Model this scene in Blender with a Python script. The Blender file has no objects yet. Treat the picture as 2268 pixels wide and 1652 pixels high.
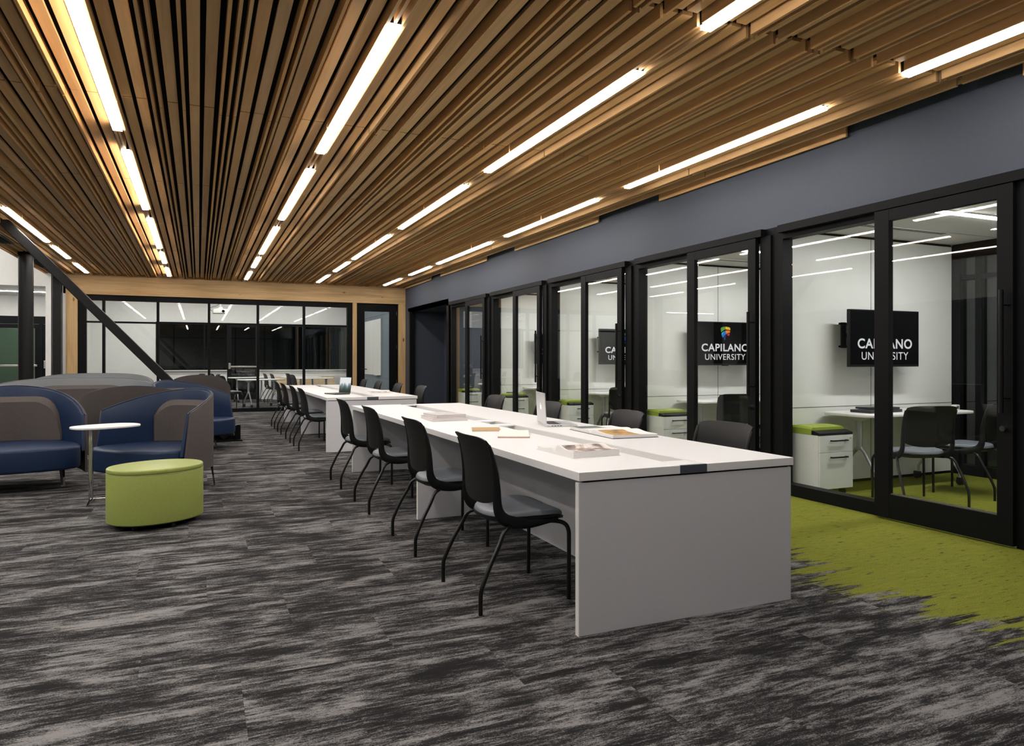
import bpy, bmesh, math, random
from math import sin, cos, pi, radians
from mathutils import Vector, Matrix

random.seed(7)
S = bpy.context.scene
COL = S.collection

# ------------------------------------------------------------------ camera
F_PX, W_PX, H_PX = 1582.7, 2268.0, 1652.0
YAW = math.atan((1134 - 440.05) / F_PX)
cam_d = bpy.data.cameras.new('camera')
cam = bpy.data.objects.new('camera', cam_d)
COL.objects.link(cam)
cam.location = (0, 0, 1.25)
cam.rotation_euler = (pi / 2, 0, -YAW)
cam_d.sensor_fit = 'HORIZONTAL'
cam_d.sensor_width = 36.0
cam_d.lens = F_PX / W_PX * 36.0
cam_d.shift_y = -(826 - 797.85) / W_PX
cam_d.clip_start = 0.05
cam_d.clip_end = 200
S.camera = cam

# ------------------------------------------------------------------ view + night sky
S.view_settings.view_transform = 'Standard'
S.view_settings.look = 'None'
S.view_settings.gamma = 1
S.view_settings.use_curve_mapping = False
S.view_settings.exposure = 0.0
wd = bpy.data.worlds.new('night_sky')
S.world = wd
wd.use_nodes = True
wd.node_tree.nodes['Background'].inputs[0].default_value = (0.10, 0.14, 0.16, 1)
wd.node_tree.nodes['Background'].inputs[1].default_value = 0.03

STRIP = 34.0        # luminance of the linear ceiling lights
STUDY = 95.0        # of the lights in the study rooms
CLASS = 72.0
LOBBY = 80.0


# ------------------------------------------------------------------ materials
class NT:
    def __init__(self, name):
        self.m = bpy.data.materials.new(name)
        self.m.use_nodes = True
        self.t = self.m.node_tree
        self.b = self.t.nodes['Principled BSDF']

    def n(self, typ, **kw):
        nd = self.t.nodes.new(typ)
        for k, v in kw.items():
            setattr(nd, k, v)
        return nd

    def l(self, a, b):
        self.t.links.new(a, b)

    def math(self, op, a, b=0.0, c=None, clamp=False):
        nd = self.n('ShaderNodeMath', operation=op, use_clamp=clamp)
        for i, v in enumerate([a, b] + ([c] if c is not None else [])):
            if isinstance(v, (int, float)):
                nd.inputs[i].default_value = v
            else:
                self.l(v, nd.inputs[i])
        return nd.outputs[0]

    def mapping(self, src, scale, loc=(0, 0, 0)):
        mp = self.n('ShaderNodeMapping')
        mp.inputs['Scale'].default_value = scale
        mp.inputs['Location'].default_value = loc
        self.l(src, mp.inputs[0])
        return mp.outputs[0]

    def noise(self, vec, scale=1, detail=4, rough=.5, dist=0):
        nd = self.n('ShaderNodeTexNoise')
        nd.inputs['Scale'].default_value = scale
        nd.inputs['Detail'].default_value = detail
        nd.inputs['Roughness'].default_value = rough
        nd.inputs['Distortion'].default_value = dist
        self.l(vec, nd.inputs['Vector'])
        return nd.outputs[0]

    def ramp(self, fac, stops):
        nd = self.n('ShaderNodeValToRGB')
        e = nd.color_ramp.elements
        while len(e) < len(stops):
            e.new(0.5)
        for i, (p, c) in enumerate(stops):
            e[i].position = p
            e[i].color = (*c, 1)
        self.l(fac, nd.inputs[0])
        return nd.outputs[0]

    def mix(self, fac, a, b, mode='MIX'):
        nd = self.n('ShaderNodeMix', data_type='RGBA', blend_type=mode)
        for i, v in ((0, fac), (6, a), (7, b)):
            if isinstance(v, (int, float)):
                nd.inputs[i].default_value = v
            elif isinstance(v, tuple):
                nd.inputs[i].default_value = (*v, 1)
            else:
                self.l(v, nd.inputs[i])
        return nd.outputs[2]

    def bump(self, h, strength=.3, dist=.002):
        nd = self.n('ShaderNodeBump')
        nd.inputs['Strength'].default_value = strength
        nd.inputs['Distance'].default_value = dist
        self.l(h, nd.inputs['Height'])
        self.l(nd.outputs[0], self.b.inputs['Normal'])


def mat(name, col, rough=.5, metal=0.0, spec=.5, grain=0.0, gscale=200, bump=0.0, coat=0.0):
    M = NT(name)
    M.b.inputs['Roughness'].default_value = rough
    M.b.inputs['Metallic'].default_value = metal
    M.b.inputs['Specular IOR Level'].default_value = spec
    M.b.inputs['Coat Weight'].default_value = coat
    M.b.inputs['Base Color'].default_value = (*col, 1)
    if grain or bump:
        tc = M.n('ShaderNodeTexCoord').outputs['Object']
        f = M.noise(tc, gscale, 3, .6)
        if grain:
            lo = tuple(c * (1 - grain) for c in col)
            hi = tuple(min(1, c * (1 + grain)) for c in col)
            M.l(M.ramp(f, [(.3, lo), (.7, hi)]), M.b.inputs['Base Color'])
        if bump:
            M.bump(f, bump, .001)
    return M.m


def emit(name, col, strength, base=.8):
    M = NT(name)
    M.b.inputs['Base Color'].default_value = (base, base, base, 1)
    if base < .1:
        M.b.inputs['Specular IOR Level'].default_value = 0
    M.b.inputs['Emission Color'].default_value = (*col, 1)
    M.b.inputs['Emission Strength'].default_value = strength
    return M.m


def glass(name, tint=(.985, .99, .985), base=.022):
    M = NT(name)
    t = M.t
    t.nodes.remove(M.b)
    out = t.nodes['Material Output']
    tr = M.n('ShaderNodeBsdfTransparent')
    tr.inputs[0].default_value = (*tint, 1)
    gl = M.n('ShaderNodeBsdfGlossy')
    gl.inputs['Roughness'].default_value = 0.0
    gl.inputs['Color'].default_value = (1, 1, 1, 1)
    lw = M.n('ShaderNodeLayerWeight')
    lw.inputs['Blend'].default_value = .5
    p = M.math('POWER', lw.outputs['Facing'], 5.0)
    f = M.math('MULTIPLY_ADD', p, 1 - base, base, clamp=True)
    mx = M.n('ShaderNodeMixShader')
    M.l(f, mx.inputs[0]); M.l(tr.outputs[0], mx.inputs[1]); M.l(gl.outputs[0], mx.inputs[2])
    M.l(mx.outputs[0], out.inputs[0])
    return M.m


def wood(name, dark, mid, light, axis=1, perboard=True, knots=False):
    """timber with the grain along one axis; each board gets its own tone"""
    M = NT(name)
    tc = M.n('ShaderNodeTexCoord').outputs['Object']
    geo = M.n('ShaderNodeNewGeometry')
    rnd = geo.outputs['Random Per Island']
    off = M.n('ShaderNodeCombineXYZ')
    for i in range(3):
        M.l(M.math('MULTIPLY', rnd, 37.0 + i * 11), off.inputs[i])
    add = M.n('ShaderNodeVectorMath', operation='ADD')
    M.l(tc, add.inputs[0])
    M.l(off.outputs[0], add.inputs[1])
    sc = [34, 34, 34]
    sc[axis] = 1.1
    g = M.noise(M.mapping(add.outputs[0], sc), 1, 5, .62, .6)
    sc2 = [6, 6, 6]
    sc2[axis] = .5
    g2 = M.noise(M.mapping(add.outputs[0], sc2), 1, 2, .5, 1.2)
    f = M.math('ADD', M.math('MULTIPLY', g, .55), M.math('MULTIPLY', g2, .45))
    c = M.ramp(f, [(.32, dark), (.5, mid), (.68, light)])
    if perboard:
        tone = M.ramp(rnd, [(0, (.68, .66, .64)), (.25, (.95, .88, .78)), (.5, (1, 1, 1)),
                            (.7, (.84, .84, .86)), (.85, (1.1, .96, .78)), (1, (.88, .82, .74))])
        c = M.mix(1.0, c, tone, 'MULTIPLY')
    if knots:
        vo = M.n('ShaderNodeTexVoronoi', feature='F1')
        s3 = [2.6, 2.6, 2.6]
        s3[axis] = 1.1
        M.l(M.mapping(add.outputs[0], s3), vo.inputs['Vector'])
        vo.inputs['Scale'].default_value = 1.6
        k = M.ramp(vo.outputs['Distance'], [(.0, (.22, .12, .06)), (.07, (.4, .27, .17)), (.11, (1, 1, 1))])
        c = M.mix(1.0, c, k, 'MULTIPLY')
    M.l(c, M.b.inputs['Base Color'])
    M.b.inputs['Roughness'].default_value = .55
    M.b.inputs['Specular IOR Level'].default_value = .3
    return M.m


def carpet():
    M = NT('carpet_tile')
    pos = M.n('ShaderNodeTexCoord').outputs['Object']
    sp = M.n('ShaderNodeSeparateXYZ')
    M.l(pos, sp.inputs[0])
    X, Y = sp.outputs[0], sp.outputs[1]
    # carpet planks laid along x, ends staggered
    row = M.math('FLOOR', M.math('MULTIPLY', Y, 2.0))
    colu = M.math('FLOOR', M.math('ADD', X, M.math('MULTIPLY', row, .37)))
    cid = M.n('ShaderNodeCombineXYZ')
    M.l(row, cid.inputs[0]); M.l(colu, cid.inputs[1])
    wn = M.n('ShaderNodeTexWhiteNoise', noise_dimensions='2D')
    M.l(cid.outputs[0], wn.inputs['Vector'])
    offs = M.n('ShaderNodeVectorMath', operation='SCALE')
    M.l(wn.outputs['Color'], offs.inputs[0])
    offs.inputs['Scale'].default_value = .22
    ad = M.n('ShaderNodeVectorMath', operation='ADD')
    M.l(pos, ad.inputs[0]); M.l(offs.outputs[0], ad.inputs[1])
    big = M.noise(M.mapping(ad.outputs[0], (1.8, 8, 1)), 1, 3, .6, .5)
    st = M.noise(M.mapping(ad.outputs[0], (6.5, 42, 1)), 1, 8, .75, .4)
    fine = M.noise(M.mapping(pos, (60, 170, 1)), 1, 3, .75)
    tuft = M.noise(M.mapping(pos, (170, 260, 1)), 1, 1, .8)
    f = M.math('ADD', M.math('MULTIPLY', big, .46), M.math('MULTIPLY', st, .54))
    f = M.math('ADD', f, M.math('MULTIPLY', M.math('SUBTRACT', fine, .5), .26))
    f = M.math('ADD', f, M.math('MULTIPLY', M.math('SUBTRACT', tuft, .5), .22))
    grey = M.ramp(f, [(.43, (.0145, .0135, .014)), (.485, (.030, .028, .0285)), (.525, (.10, .097, .097)), (.59, (.235, .226, .224))])
    # lime field along the study rooms with streaky edge
    edge = M.noise(M.mapping(pos, (1.1, 13, 1)), 1, 7, .68, .2)
    edge2 = M.noise(M.mapping(pos, (.7, 1.5, 1), (3, 1, 0)), 1, 1, .5)
    e = M.math('ADD', X, M.math('MULTIPLY', M.math('SUBTRACT', edge, .5), 2.6))
    e = M.math('ADD', e, M.math('MULTIPLY', M.math('SUBTRACT', edge2, .5), .8))
    yl = M.math('MULTIPLY', M.math('SUBTRACT', 1.95, Y, clamp=True), 1.6)
    e = M.math('SUBTRACT', e, yl)
    far = M.math('LESS_THAN', Y, 15.6)
    mask = M.math('MULTIPLY', M.math('MULTIPLY', M.math('SUBTRACT', e, 3.40), 14.0, clamp=True), far)
    fleck = M.noise(M.mapping(pos, (9, 50, 1)), 1, 4, .6)
    fl = M.math('MULTIPLY', M.math('SUBTRACT', M.math('ADD', fleck, M.math('MULTIPLY', tuft, .12)), .665), 14.0, clamp=True)
    green = M.ramp(M.math('ADD', M.math('MULTIPLY', tuft, .7), M.math('MULTIPLY', st, .3)),
                   [(.25, (.055, .060, .010)), (.5, (.175, .190, .024)), (.75, (.34, .35, .060))])
    green = M.mix(fl, green, (.045, .042, .025))
    M.l(M.mix(mask, grey, green), M.b.inputs['Base Color'])
    M.b.inputs['Roughness'].default_value = .95
    M.b.inputs['Specular IOR Level'].default_value = .1
    M.bump(tuft, .6, .004)
    return M.m


M_CARPET = carpet()
M_SLAT = wood('cedar_slat', (.60, .375, .165), (.73, .470, .218), (.81, .55, .28))
M_GLULAM_X = wood('glulam_beam', (.44, .27, .12), (.60, .40, .19), (.72, .51, .28), axis=0, perboard=False, knots=True)
M_GLULAM_Z = wood('glulam_post', (.44, .27, .12), (.60, .40, .19), (.72, .51, .28), axis=2, perboard=False, knots=True)
M_MAPLE = wood('maple_panel', (.62, .46, .27), (.72, .56, .36), (.78, .63, .43), axis=0, perboard=False)
M_BACKING = mat('ceiling_black', (.006, .006, .006), .9)
M_BLUEWALL = mat('slate_blue_paint', (.050, .061, .086), .65, grain=.04, gscale=30)
M_BLUEGREY = mat('blue_grey_panel', (.16, .20, .235), .5, grain=.04, gscale=20)
M_BLUEGREY_DARK = mat('dark_panel', (.03, .035, .04), .5)
M_WHITEWALL = mat('white_paint', (.74, .74, .72), .6, grain=.02, gscale=12)
M_WHITEBOARD = mat('white_board_panel', (.76, .77, .74), .32, grain=.015, gscale=8)
M_ROOMCEIL = mat('room_ceiling_white', (.66, .66, .64), .7)
M_BLACKFRAME = mat('black_anodised', (.0050, .0052, .0060), .5, spec=.12, grain=.15, gscale=60)
M_STEEL = mat('dark_steel', (.009, .0085, .0085), .38, spec=.25, grain=.15, gscale=40)
M_HANDLE = mat('black_handle', (.006, .006, .0065), .4, spec=.2)
M_SATIN = mat('satin_metal', (.62, .60, .56), .25, metal=1)
M_CHROME = mat('polished_chrome', (.78, .78, .78), .07, metal=1)
M_SILVER = mat('silver_paint', (.50, .51, .52), .35, metal=.6)
M_TABLEWHITE = mat('white_laminate', (.82, .81, .81), .38, grain=.012, gscale=60)
M_TABLESIDE = mat('pale_grey_laminate', (.64, .635, .665), .45, grain=.012, gscale=60)
M_EDGE = mat('white_edge_band', (.74, .74, .72), .4)
M_ENDCAP = mat('slate_end_cap', (.075, .08, .10), .45)
M_TROUGH = mat('trough_grey', (.66, .66, .65), .5)
M_BLACKPLASTIC = mat('black_plastic', (.0065, .0065, .007), .45, spec=.28, bump=.15, gscale=900)
M_SEATGREY = mat('grey_seat_vinyl', (.185, .205, .235), .38, grain=.03, gscale=100)
M_TUBE = mat('black_tube', (.005, .005, .005), .28, spec=.4)
M_BLUEVINYL = mat('navy_vinyl', (.008, .022, .062), .45, grain=.05, gscale=60, spec=.35)
M_TAUPE = mat('taupe_felt', (.098, .084, .080), .9, spec=.1, grain=.35, gscale=320, bump=.4)
M_TAUPE_DARK = mat('charcoal_taupe_felt', (.062, .053, .051), .9, spec=.1, grain=.35, gscale=320, bump=.4)
M_GREYVINYL = mat('grey_vinyl', (.17, .18, .19), .4, grain=.04, gscale=60)
M_LIME = mat('lime_vinyl', (.31, .36, .085), .42, grain=.05, gscale=60)
M_LIMECUSH = mat('lime_cushion', (.30, .40, .045), .5, grain=.06, gscale=120)
M_CABWHITE = mat('white_metal_cabinet', (.73, .76, .74), .42)
M_RUBBER = mat('black_rubber', (.012, .012, .012), .6)
M_GREYWHEEL = mat('grey_wheel', (.25, .27, .26), .5)
M_GREYCURB = mat('ash_trim', (.5, .5, .48), .5)
M_SEAM = mat('panel_joint', (.03, .03, .03), .7)
M_PAPER = mat('paper', (.82, .80, .78), .7, grain=.03, gscale=300)
M_CREAM = mat('cream_paper', (.86, .80, .72), .7)
M_PINK = mat('pink_cover', (.55, .22, .18), .6)
M_TAN = mat('kraft_cover', (.50, .31, .13), .7, grain=.1, gscale=200)
M_COVER = mat('dark_book_cover', (.03, .032, .035), .45)
M_MAGAZINE = mat('magazine_cover', (.55, .50, .49), .4, grain=.25, gscale=14)
M_ALU = mat('laptop_aluminium', (.68, .68, .69), .3, metal=.7)
M_KEYS = mat('laptop_keys', (.02, .02, .022), .5)
M_LAPBLACK = mat('laptop_graphite', (.03, .03, .033), .4, metal=.4)
M_SCREENBLACK = mat('screen_black', (.0025, .0025, .003), .15, spec=.12)
M_BEZEL = mat('screen_bezel', (.008, .008, .009), .35, spec=.25)
M_STRIP = emit('strip_diffuser', (1, .975, .945), STRIP)
M_STUDYLIGHT = emit('study_diffuser', (1, .985, .965), STUDY)
M_CLASSLIGHT = emit('classroom_diffuser', (1, .985, .94), CLASS)
M_LOBBYLIGHT = emit('lobby_diffuser', (1, .965, .91), LOBBY)
M_LETTER = emit('screen_letters', (1, 1, 1), .62, .01)
M_LOGO = {k: emit('logo_' + k, c, .8, .01) for k, c in dict(
    green=(.10, .36, .04), yellow=(.95, .52, .02), orange=(.85, .22, .015), red=(.75, .02, .03),
    blue=(.02, .17, .55), navy=(.015, .06, .28), sky=(.02, .42, .75)).items()}
M_GLASS = glass('clear_glass')
M_GLASSGREEN = glass('green_tinted_glass', (.66, .78, .69), .05)
M_GLASSDARK = glass('night_window_glass', (.55, .60, .58), .06)
M_BARK = mat('bark', (.16, .13, .07), .9, grain=.4, gscale=18)
M_LEAF = mat('dark_leaf', (.035, .075, .04), .6)
M_SOIL = mat('night_ground', (.02, .022, .015), .95)


def picture(name, kind):
    """printed photographs on pages and the laptop wallpaper"""
    M = NT(name)
    tc = M.n('ShaderNodeTexCoord').outputs['Object']
    if kind == 'sepia':
        f = M.noise(M.mapping(tc, (14, 10, 1)), 1, 4, .6, .8)
        c = M.ramp(f, [(.32, (.05, .035, .03)), (.45, (.28, .19, .15)), (.52, (.62, .53, .47)), (.62, (.80, .76, .73))])
    elif kind == 'ochre':
        f = M.noise(M.mapping(tc, (9, 12, 1)), 1, 3, .5)
        c = M.ramp(f, [(.3, (.16, .08, .02)), (.48, (.50, .27, .06)), (.7, (.62, .38, .12))])
    elif kind == 'dusk':
        f = M.noise(M.mapping(tc, (5, 7, 1)), 1, 3, .5)
        c = M.ramp(f, [(.3, (.02, .03, .03)), (.5, (.08, .11, .10)), (.7, (.35, .38, .38))])
    else:
        sp = M.n('ShaderNodeSeparateXYZ')
        M.l(tc, sp.inputs[0])
        f = M.noise(M.mapping(tc, (20, 20, 6)), 1, 5, .6, .6)
        g = M.math('ADD', M.math('MULTIPLY', sp.outputs[2], 4.2), M.math('MULTIPLY', f, .75))
        c = M.ramp(g, [(.45, (.008, .02, .012)), (.62, (.02, .05, .035)), (.80, (.10, .16, .17)),
                       (.92, (.32, .42, .46)), (1.0, (.75, .82, .85))])
        M.l(c, M.b.inputs['Emission Color'])
        M.b.inputs['Emission Strength'].default_value = .22
    M.l(c, M.b.inputs['Base Color'])
    M.b.inputs['Roughness'].default_value = .5
    return M.m


M_SEPIA = picture('sepia_photo', 'sepia')
M_OCHRE = picture('ochre_photo', 'ochre')
M_DUSK = picture('dusk_photo', 'dusk')
M_WALLPAPER = picture('forest_wallpaper', 'forest')


# ------------------------------------------------------------------ mesh helpers
class MB:
    """collects shapes and links them as one mesh object"""
    def __init__(self):
        self.bm = bmesh.new()

    def box(self, x0, x1, y0, y1, z0, z1):
        v = [self.bm.verts.new((x, y, z)) for z in (z0, z1) for y in (y0, y1) for x in (x0, x1)]
        for f in ((0, 2, 3, 1), (4, 5, 7, 6), (0, 1, 5, 4), (2, 6, 7, 3), (0, 4, 6, 2), (1, 3, 7, 5)):
            self.bm.faces.new([v[i] for i in f])
        return self

    def cbox(self, c, s, rot=None):
        m = Matrix.Translation(Vector(c)) @ (rot.to_4x4() if rot else Matrix.Identity(4))
        h = Vector(s) / 2
        v = [self.bm.verts.new(m @ Vector((x * h.x, y * h.y, z * h.z))) for z in (-1, 1) for y in (-1, 1) for x in (-1, 1)]
        for f in ((0, 2, 3, 1), (4, 5, 7, 6), (0, 1, 5, 4), (2, 6, 7, 3), (0, 4, 6, 2), (1, 3, 7, 5)):
            self.bm.faces.new([v[i] for i in f])
        return self

    def loft(self, rings, caps=True, closed=True):
        """rings: equal-length lists of points"""
        vs = [[self.bm.verts.new(p) for p in r] for r in rings]
        n = len(rings[0])
        for a, b in zip(vs, vs[1:]):
            for i in range(n if closed else n - 1):
                j = (i + 1) % n
                try:
                    self.bm.faces.new((a[i], a[j], b[j], b[i]))
                except ValueError:
                    pass
        if caps and closed:
            self.bm.faces.new(list(reversed(vs[0])))
            self.bm.faces.new(vs[-1])
        return self

    def tube(self, pts, r, n=10, flat=1.0, smooth_n=0):
        pts = [Vector(p) for p in pts]
        if smooth_n:
            pts = catmull(pts, smooth_n)
        rs = r if isinstance(r, (list, tuple)) else None
        rings = []
        up = Vector((0, 0, 1))
        prev = None
        for i, p in enumerate(pts):
            t = (pts[min(i + 1, len(pts) - 1)] - pts[max(i - 1, 0)]).normalized()
            if prev is None:
                a = t.cross(up)
                if a.length < .05:
                    a = t.cross(Vector((0, 1, 0)))
                a.normalize()
            else:
                a = (prev - t * prev.dot(t)).normalized()
            prev = a
            b = t.cross(a)
            if rs:
                u = i / (len(pts) - 1) * (len(rs) - 1)
                k = min(int(u), len(rs) - 2)
                rr = rs[k] + (rs[k + 1] - rs[k]) * (u - k)
            else:
                rr = r
            rings.append([p + a * (rr * cos(2 * pi * k / n)) + b * (rr * flat * sin(2 * pi * k / n)) for k in range(n)])
        return self.loft(rings)

    def cyl(self, c, r, z0, z1, n=20, r2=None):
        r2 = r if r2 is None else r2
        return self.loft([[(c[0] + r * cos(2 * pi * k / n), c[1] + r * sin(2 * pi * k / n), z0) for k in range(n)],
                          [(c[0] + r2 * cos(2 * pi * k / n), c[1] + r2 * sin(2 * pi * k / n), z1) for k in range(n)]])

    def wheel(self, c, r, w, axis='x', n=14):
        rings = []
        for s, rr in ((-1, .8), (-.7, 1), (.7, 1), (1, .8)):
            ring = []
            for k in range(n):
                a = 2 * pi * k / n
                if axis == 'x':
                    ring.append((c[0] + s * w / 2, c[1] + r * rr * cos(a), c[2] + r * rr * sin(a)))
                else:
                    ring.append((c[0] + r * rr * cos(a), c[1] + s * w / 2, c[2] + r * rr * sin(a)))
            rings.append(ring)
        return self.loft(rings)

    def slab(self, outline, z0, z1, r=.0, seg=4):
        """outline in the xy plane; rounded upper and lower edges of radius r"""
        prof = []
        if r > 0:
            for k in range(seg + 1):
                a = pi / 2 * k / seg
                prof.append((r * (1 - sin(a)), z0 + r * (1 - cos(a))))
            for k in range(seg + 1):
                a = pi / 2 * k / seg
                prof.append((r * (1 - cos(a)), z1 - r * (1 - sin(a))))
        else:
            prof = [(0, z0), (0, z1)]
        return self.loft([[(x, y, z) for x, y in inset(outline, d)] for d, z in prof])

    def prism(self, poly, axis, a, b):
        def P(u, v, w):
            return {'x': (w, u, v), 'y': (u, w, v), 'z': (u, v, w)}[axis]
        return self.loft([[P(u, v, a) for u, v in poly], [P(u, v, b) for u, v in poly]])

    def build(self, name, m, parent=None, smooth=False, bevel=0.0, loc=None, rz=None, subsurf=0, weighted=False):
        me = bpy.data.meshes.new(name)
        bmesh.ops.recalc_face_normals(self.bm, faces=self.bm.faces)
        self.bm.to_mesh(me)
        self.bm.free()
        me.materials.append(m)
        if smooth:
            for p in me.polygons:
                p.use_smooth = True
        o = bpy.data.objects.new(name, me)
        COL.objects.link(o)
        if parent:
            o.parent = parent
        if loc is not None:
            o.location = loc
        if rz is not None:
            o.rotation_euler.z = rz
        if bevel:
            b = o.modifiers.new('bevel', 'BEVEL')
            b.width = bevel
            b.segments = 2
            b.limit_method = 'ANGLE'
            b.angle_limit = radians(40)
        if subsurf:
            s = o.modifiers.new('subsurf', 'SUBSURF')
            s.levels = s.render_levels = subsurf
        if smooth:
            try:
                me.set_sharp_from_angle(angle=radians(38))
            except Exception:
                pass
        return o


def catmull(pts, n):
    out = []
    P = [pts[0]] + list(pts) + [pts[-1]]
    for i in range(1, len(P) - 2):
        for k in range(n):
            t = k / n
            a, b, c, d = P[i - 1], P[i], P[i + 1], P[i + 2]
            out.append(.5 * ((2 * b) + (c - a) * t + (2 * a - 5 * b + 4 * c - d) * t * t + (3 * b - a - 3 * c + d) * t ** 3))
    out.append(pts[-1])
    return out


def inset(o, d):
    if d == 0:
        return o
    n = len(o)
    area = sum(o[i][0] * o[(i + 1) % n][1] - o[(i + 1) % n][0] * o[i][1] for i in range(n))
    s = 1 if area > 0 else -1
    res = []
    for i in range(n):
        p, q, r = Vector(o[i - 1]), Vector(o[i]), Vector(o[(i + 1) % n])
        e1, e2 = (q - p).normalized(), (r - q).normalized()
        n1, n2 = Vector((-e1.y, e1.x)) * s, Vector((-e2.y, e2.x)) * s
        m = (n1 + n2)
        if m.length < 1e-6:
            m = n1
        m.normalize()
        k = max(.5, m.dot(n1))
        res.append(tuple(q + m * (d / k)))
    return res


def rrect(x0, x1, y0, y1, r, n=5):
    pts = []
    for cx, cy, a0 in ((x1 - r, y1 - r, 0), (x0 + r, y1 - r, pi / 2), (x0 + r, y0 + r, pi), (x1 - r, y0 + r, 3 * pi / 2)):
        for k in range(n + 1):
            a = a0 + pi / 2 * k / n
            pts.append((cx + r * cos(a), cy + r * sin(a)))
    return pts


def ellipse(a, b, n=40, p=2.0):
    return [(a * math.copysign(abs(cos(t)) ** (2 / p), cos(t)), b * math.copysign(abs(sin(t)) ** (2 / p), sin(t)))
            for t in (2 * pi * k / n for k in range(n))]


def thing(name, label, cat, loc=(0, 0, 0), rz=0, group=None):
    o = bpy.data.objects.new(name, None)
    o.empty_display_size = .1
    COL.objects.link(o)
    o.location = loc
    o.rotation_euler = (0, 0, rz)
    tag(o, label, cat, group)
    return o


def tag(o, label, cat, group=None, kind=None):
    o['label'] = label
    o['category'] = cat
    if group:
        o['group'] = group
    if kind:
        o['kind'] = kind
    return o


def struct(o, label=None, cat=None):
    o['kind'] = 'structure'
    if label:
        o['label'] = label
        o['category'] = cat or o.name.split('_')[0].split('.')[0]
    return o


def root(name, label, cat, loc=(0, 0, 0)):
    o = bpy.data.objects.new(name, None)
    o.empty_display_size = .1
    COL.objects.link(o)
    o.location = loc
    return struct(o, label, cat)


def dup(o, loc, rz=None, label=None, group=None):
    def cp(src, parent):
        c = src.copy()
        COL.objects.link(c)
        if parent:
            c.parent = parent
        for ch in kids[src.name]:
            cp(ch, c)
        return c
    kids = {}

    def walk(x):
        kids[x.name] = [k for k in ALL() if k.parent == x]
        for k in kids[x.name]:
            walk(k)
    walk(o)
    r = cp(o, None)
    r.location = loc
    if rz is not None:
        r.rotation_euler.z = rz
    if label:
        r['label'] = label
    if group:
        r['group'] = group
    return r


def ALL():
    return list(COL.objects)


# ------------------------------------------------------------------ floor
f = MB().box(-12, 9, -7, 26, -.05, 0).build('floor', M_CARPET)
struct(f, 'carpet tile floor in streaked dark and light grey with lime green band by the glass rooms', 'floor')

# ------------------------------------------------------------------ slatted timber ceiling
CE = root('ceiling', 'timber slat ceiling of mixed wide and narrow boards over black backing', 'ceiling')
MB().box(-3.03, 5.0, -7, 18.45, 3.30, 3.36).build('backing', M_BACKING, CE)
LX = [-2.22, -.61, 1.02, 2.66, 4.31]
SEG = [(.62, 3.31), (3.98, 6.69), (7.33, 10.07), (10.71, 13.47), (13.99, 15.50), (16.33, 17.85)]
FLAT = [.085, .185, .395, .547, .65, .91, 1.012, 1.217, 1.374, 1.476]
THIN = [.05, .30, .35, .508, .765, .818, .87, 1.13, 1.18, 1.333, 1.585]
SEAMS = [-7.0, .58, 3.28, 5.98, 8.68, 11.38, 14.08, 16.78, 18.42]
for j in range(len(SEAMS) - 1):
    ya, yb = SEAMS[j], SEAMS[j + 1]
    ga = .020 if j == 2 else .009
    gb = .020 if j == 1 else .009
    for i in range(-1, 5):
        x0 = LX[i] if i >= 0 else LX[0] - 1.635
        mb = MB()
        cnt = 0
        for o_ in FLAT:
            a, b = x0 + o_, x0 + o_ + .070
            if a < -3.0 or b > 4.93:
                continue
            mb.box(a, b, ya + ga, yb - gb, 3.20, 3.222)
            cnt += 1
        for o_ in THIN:
            a, b = x0 + o_ - .0095, x0 + o_ + .0095
            if a < -3.0 or b > 4.95:
                continue
            mb.box(a, b, ya + ga, yb - gb, 3.15, 3.235)
            cnt += 1
        if i >= 0:
            for k in range(len(SEG) - 1):
                g0, g1 = SEG[k][1], SEG[k + 1][0]
                if ya <= g0 < yb:
                    mb.box(x0 - .0095, x0 + .0095, g0 + .01, g1 - .01, 3.16, 3.235)
        if cnt:
            mb.build('slat_panel', M_SLAT, CE)
# short staggered boards against the blue wall, timber edge on the lobby side
mb = MB()
for a, b in ((-1.2, 2.95), (4.35, 7.0), (8.4, 11.2), (12.5, 15.3), (16.0, 18.3)):
    mb.box(4.955, 4.975, a, b, 3.12, 3.22)
mb.build('edge_slat', M_SLAT, CE)
MB().box(-3.06, -3.03, -7, 18.45, 3.13, 3.34).build('edge_board', M_SLAT, CE)

ROW = ['far left row', 'second row from the left', 'middle row', 'fourth row from the left', 'right-hand row beside the blue wall']
DEP = ['directly over the camera', 'nearest full one', 'second nearest',
       'third nearest', 'second farthest short one', 'farthest short one by the timber beam']
for i, lx in enumerate(LX):
    for k, (a, b) in enumerate(SEG):
        t = thing('ceiling_light', 'linear ceiling light, %s, %s' % (ROW[i], DEP[k]), 'ceiling light',
                  (lx, (a + b) / 2, 3.15), 0, 'linear lights in the timber ceiling')
        h = (b - a) / 2
        MB().box(-.036, .036, -h, h, .012, .10).build('housing', M_BLACKFRAME, t)
        MB().box(-.0345, .0345, -h + .004, h - .004, -.013, .0115).build('diffuser', M_STRIP, t)

for k, (a, b) in enumerate(((12.6, 13.9), (15.9, 17.2))):
    v = thing('ceiling_vent', 'black slot vent in the timber ceiling edge, ' + ('left of the round column' if k == 0 else 'right of the round column'),
              'ceiling vent', (-2.83, (a + b) / 2, 3.13), 0, 'slot vents at the ceiling edge')
    h = (b - a) / 2
    MB().box(-.09, .09, -h, h, .012, .016).build('backing', M_BACKING, v)
    mb = MB()
    for q in range(4):
        mb.box(-.08 + q * .05, -.07 + q * .05, -h, h, 0, .011)
    mb.build('louvre', M_BLACKFRAME, v)

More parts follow.
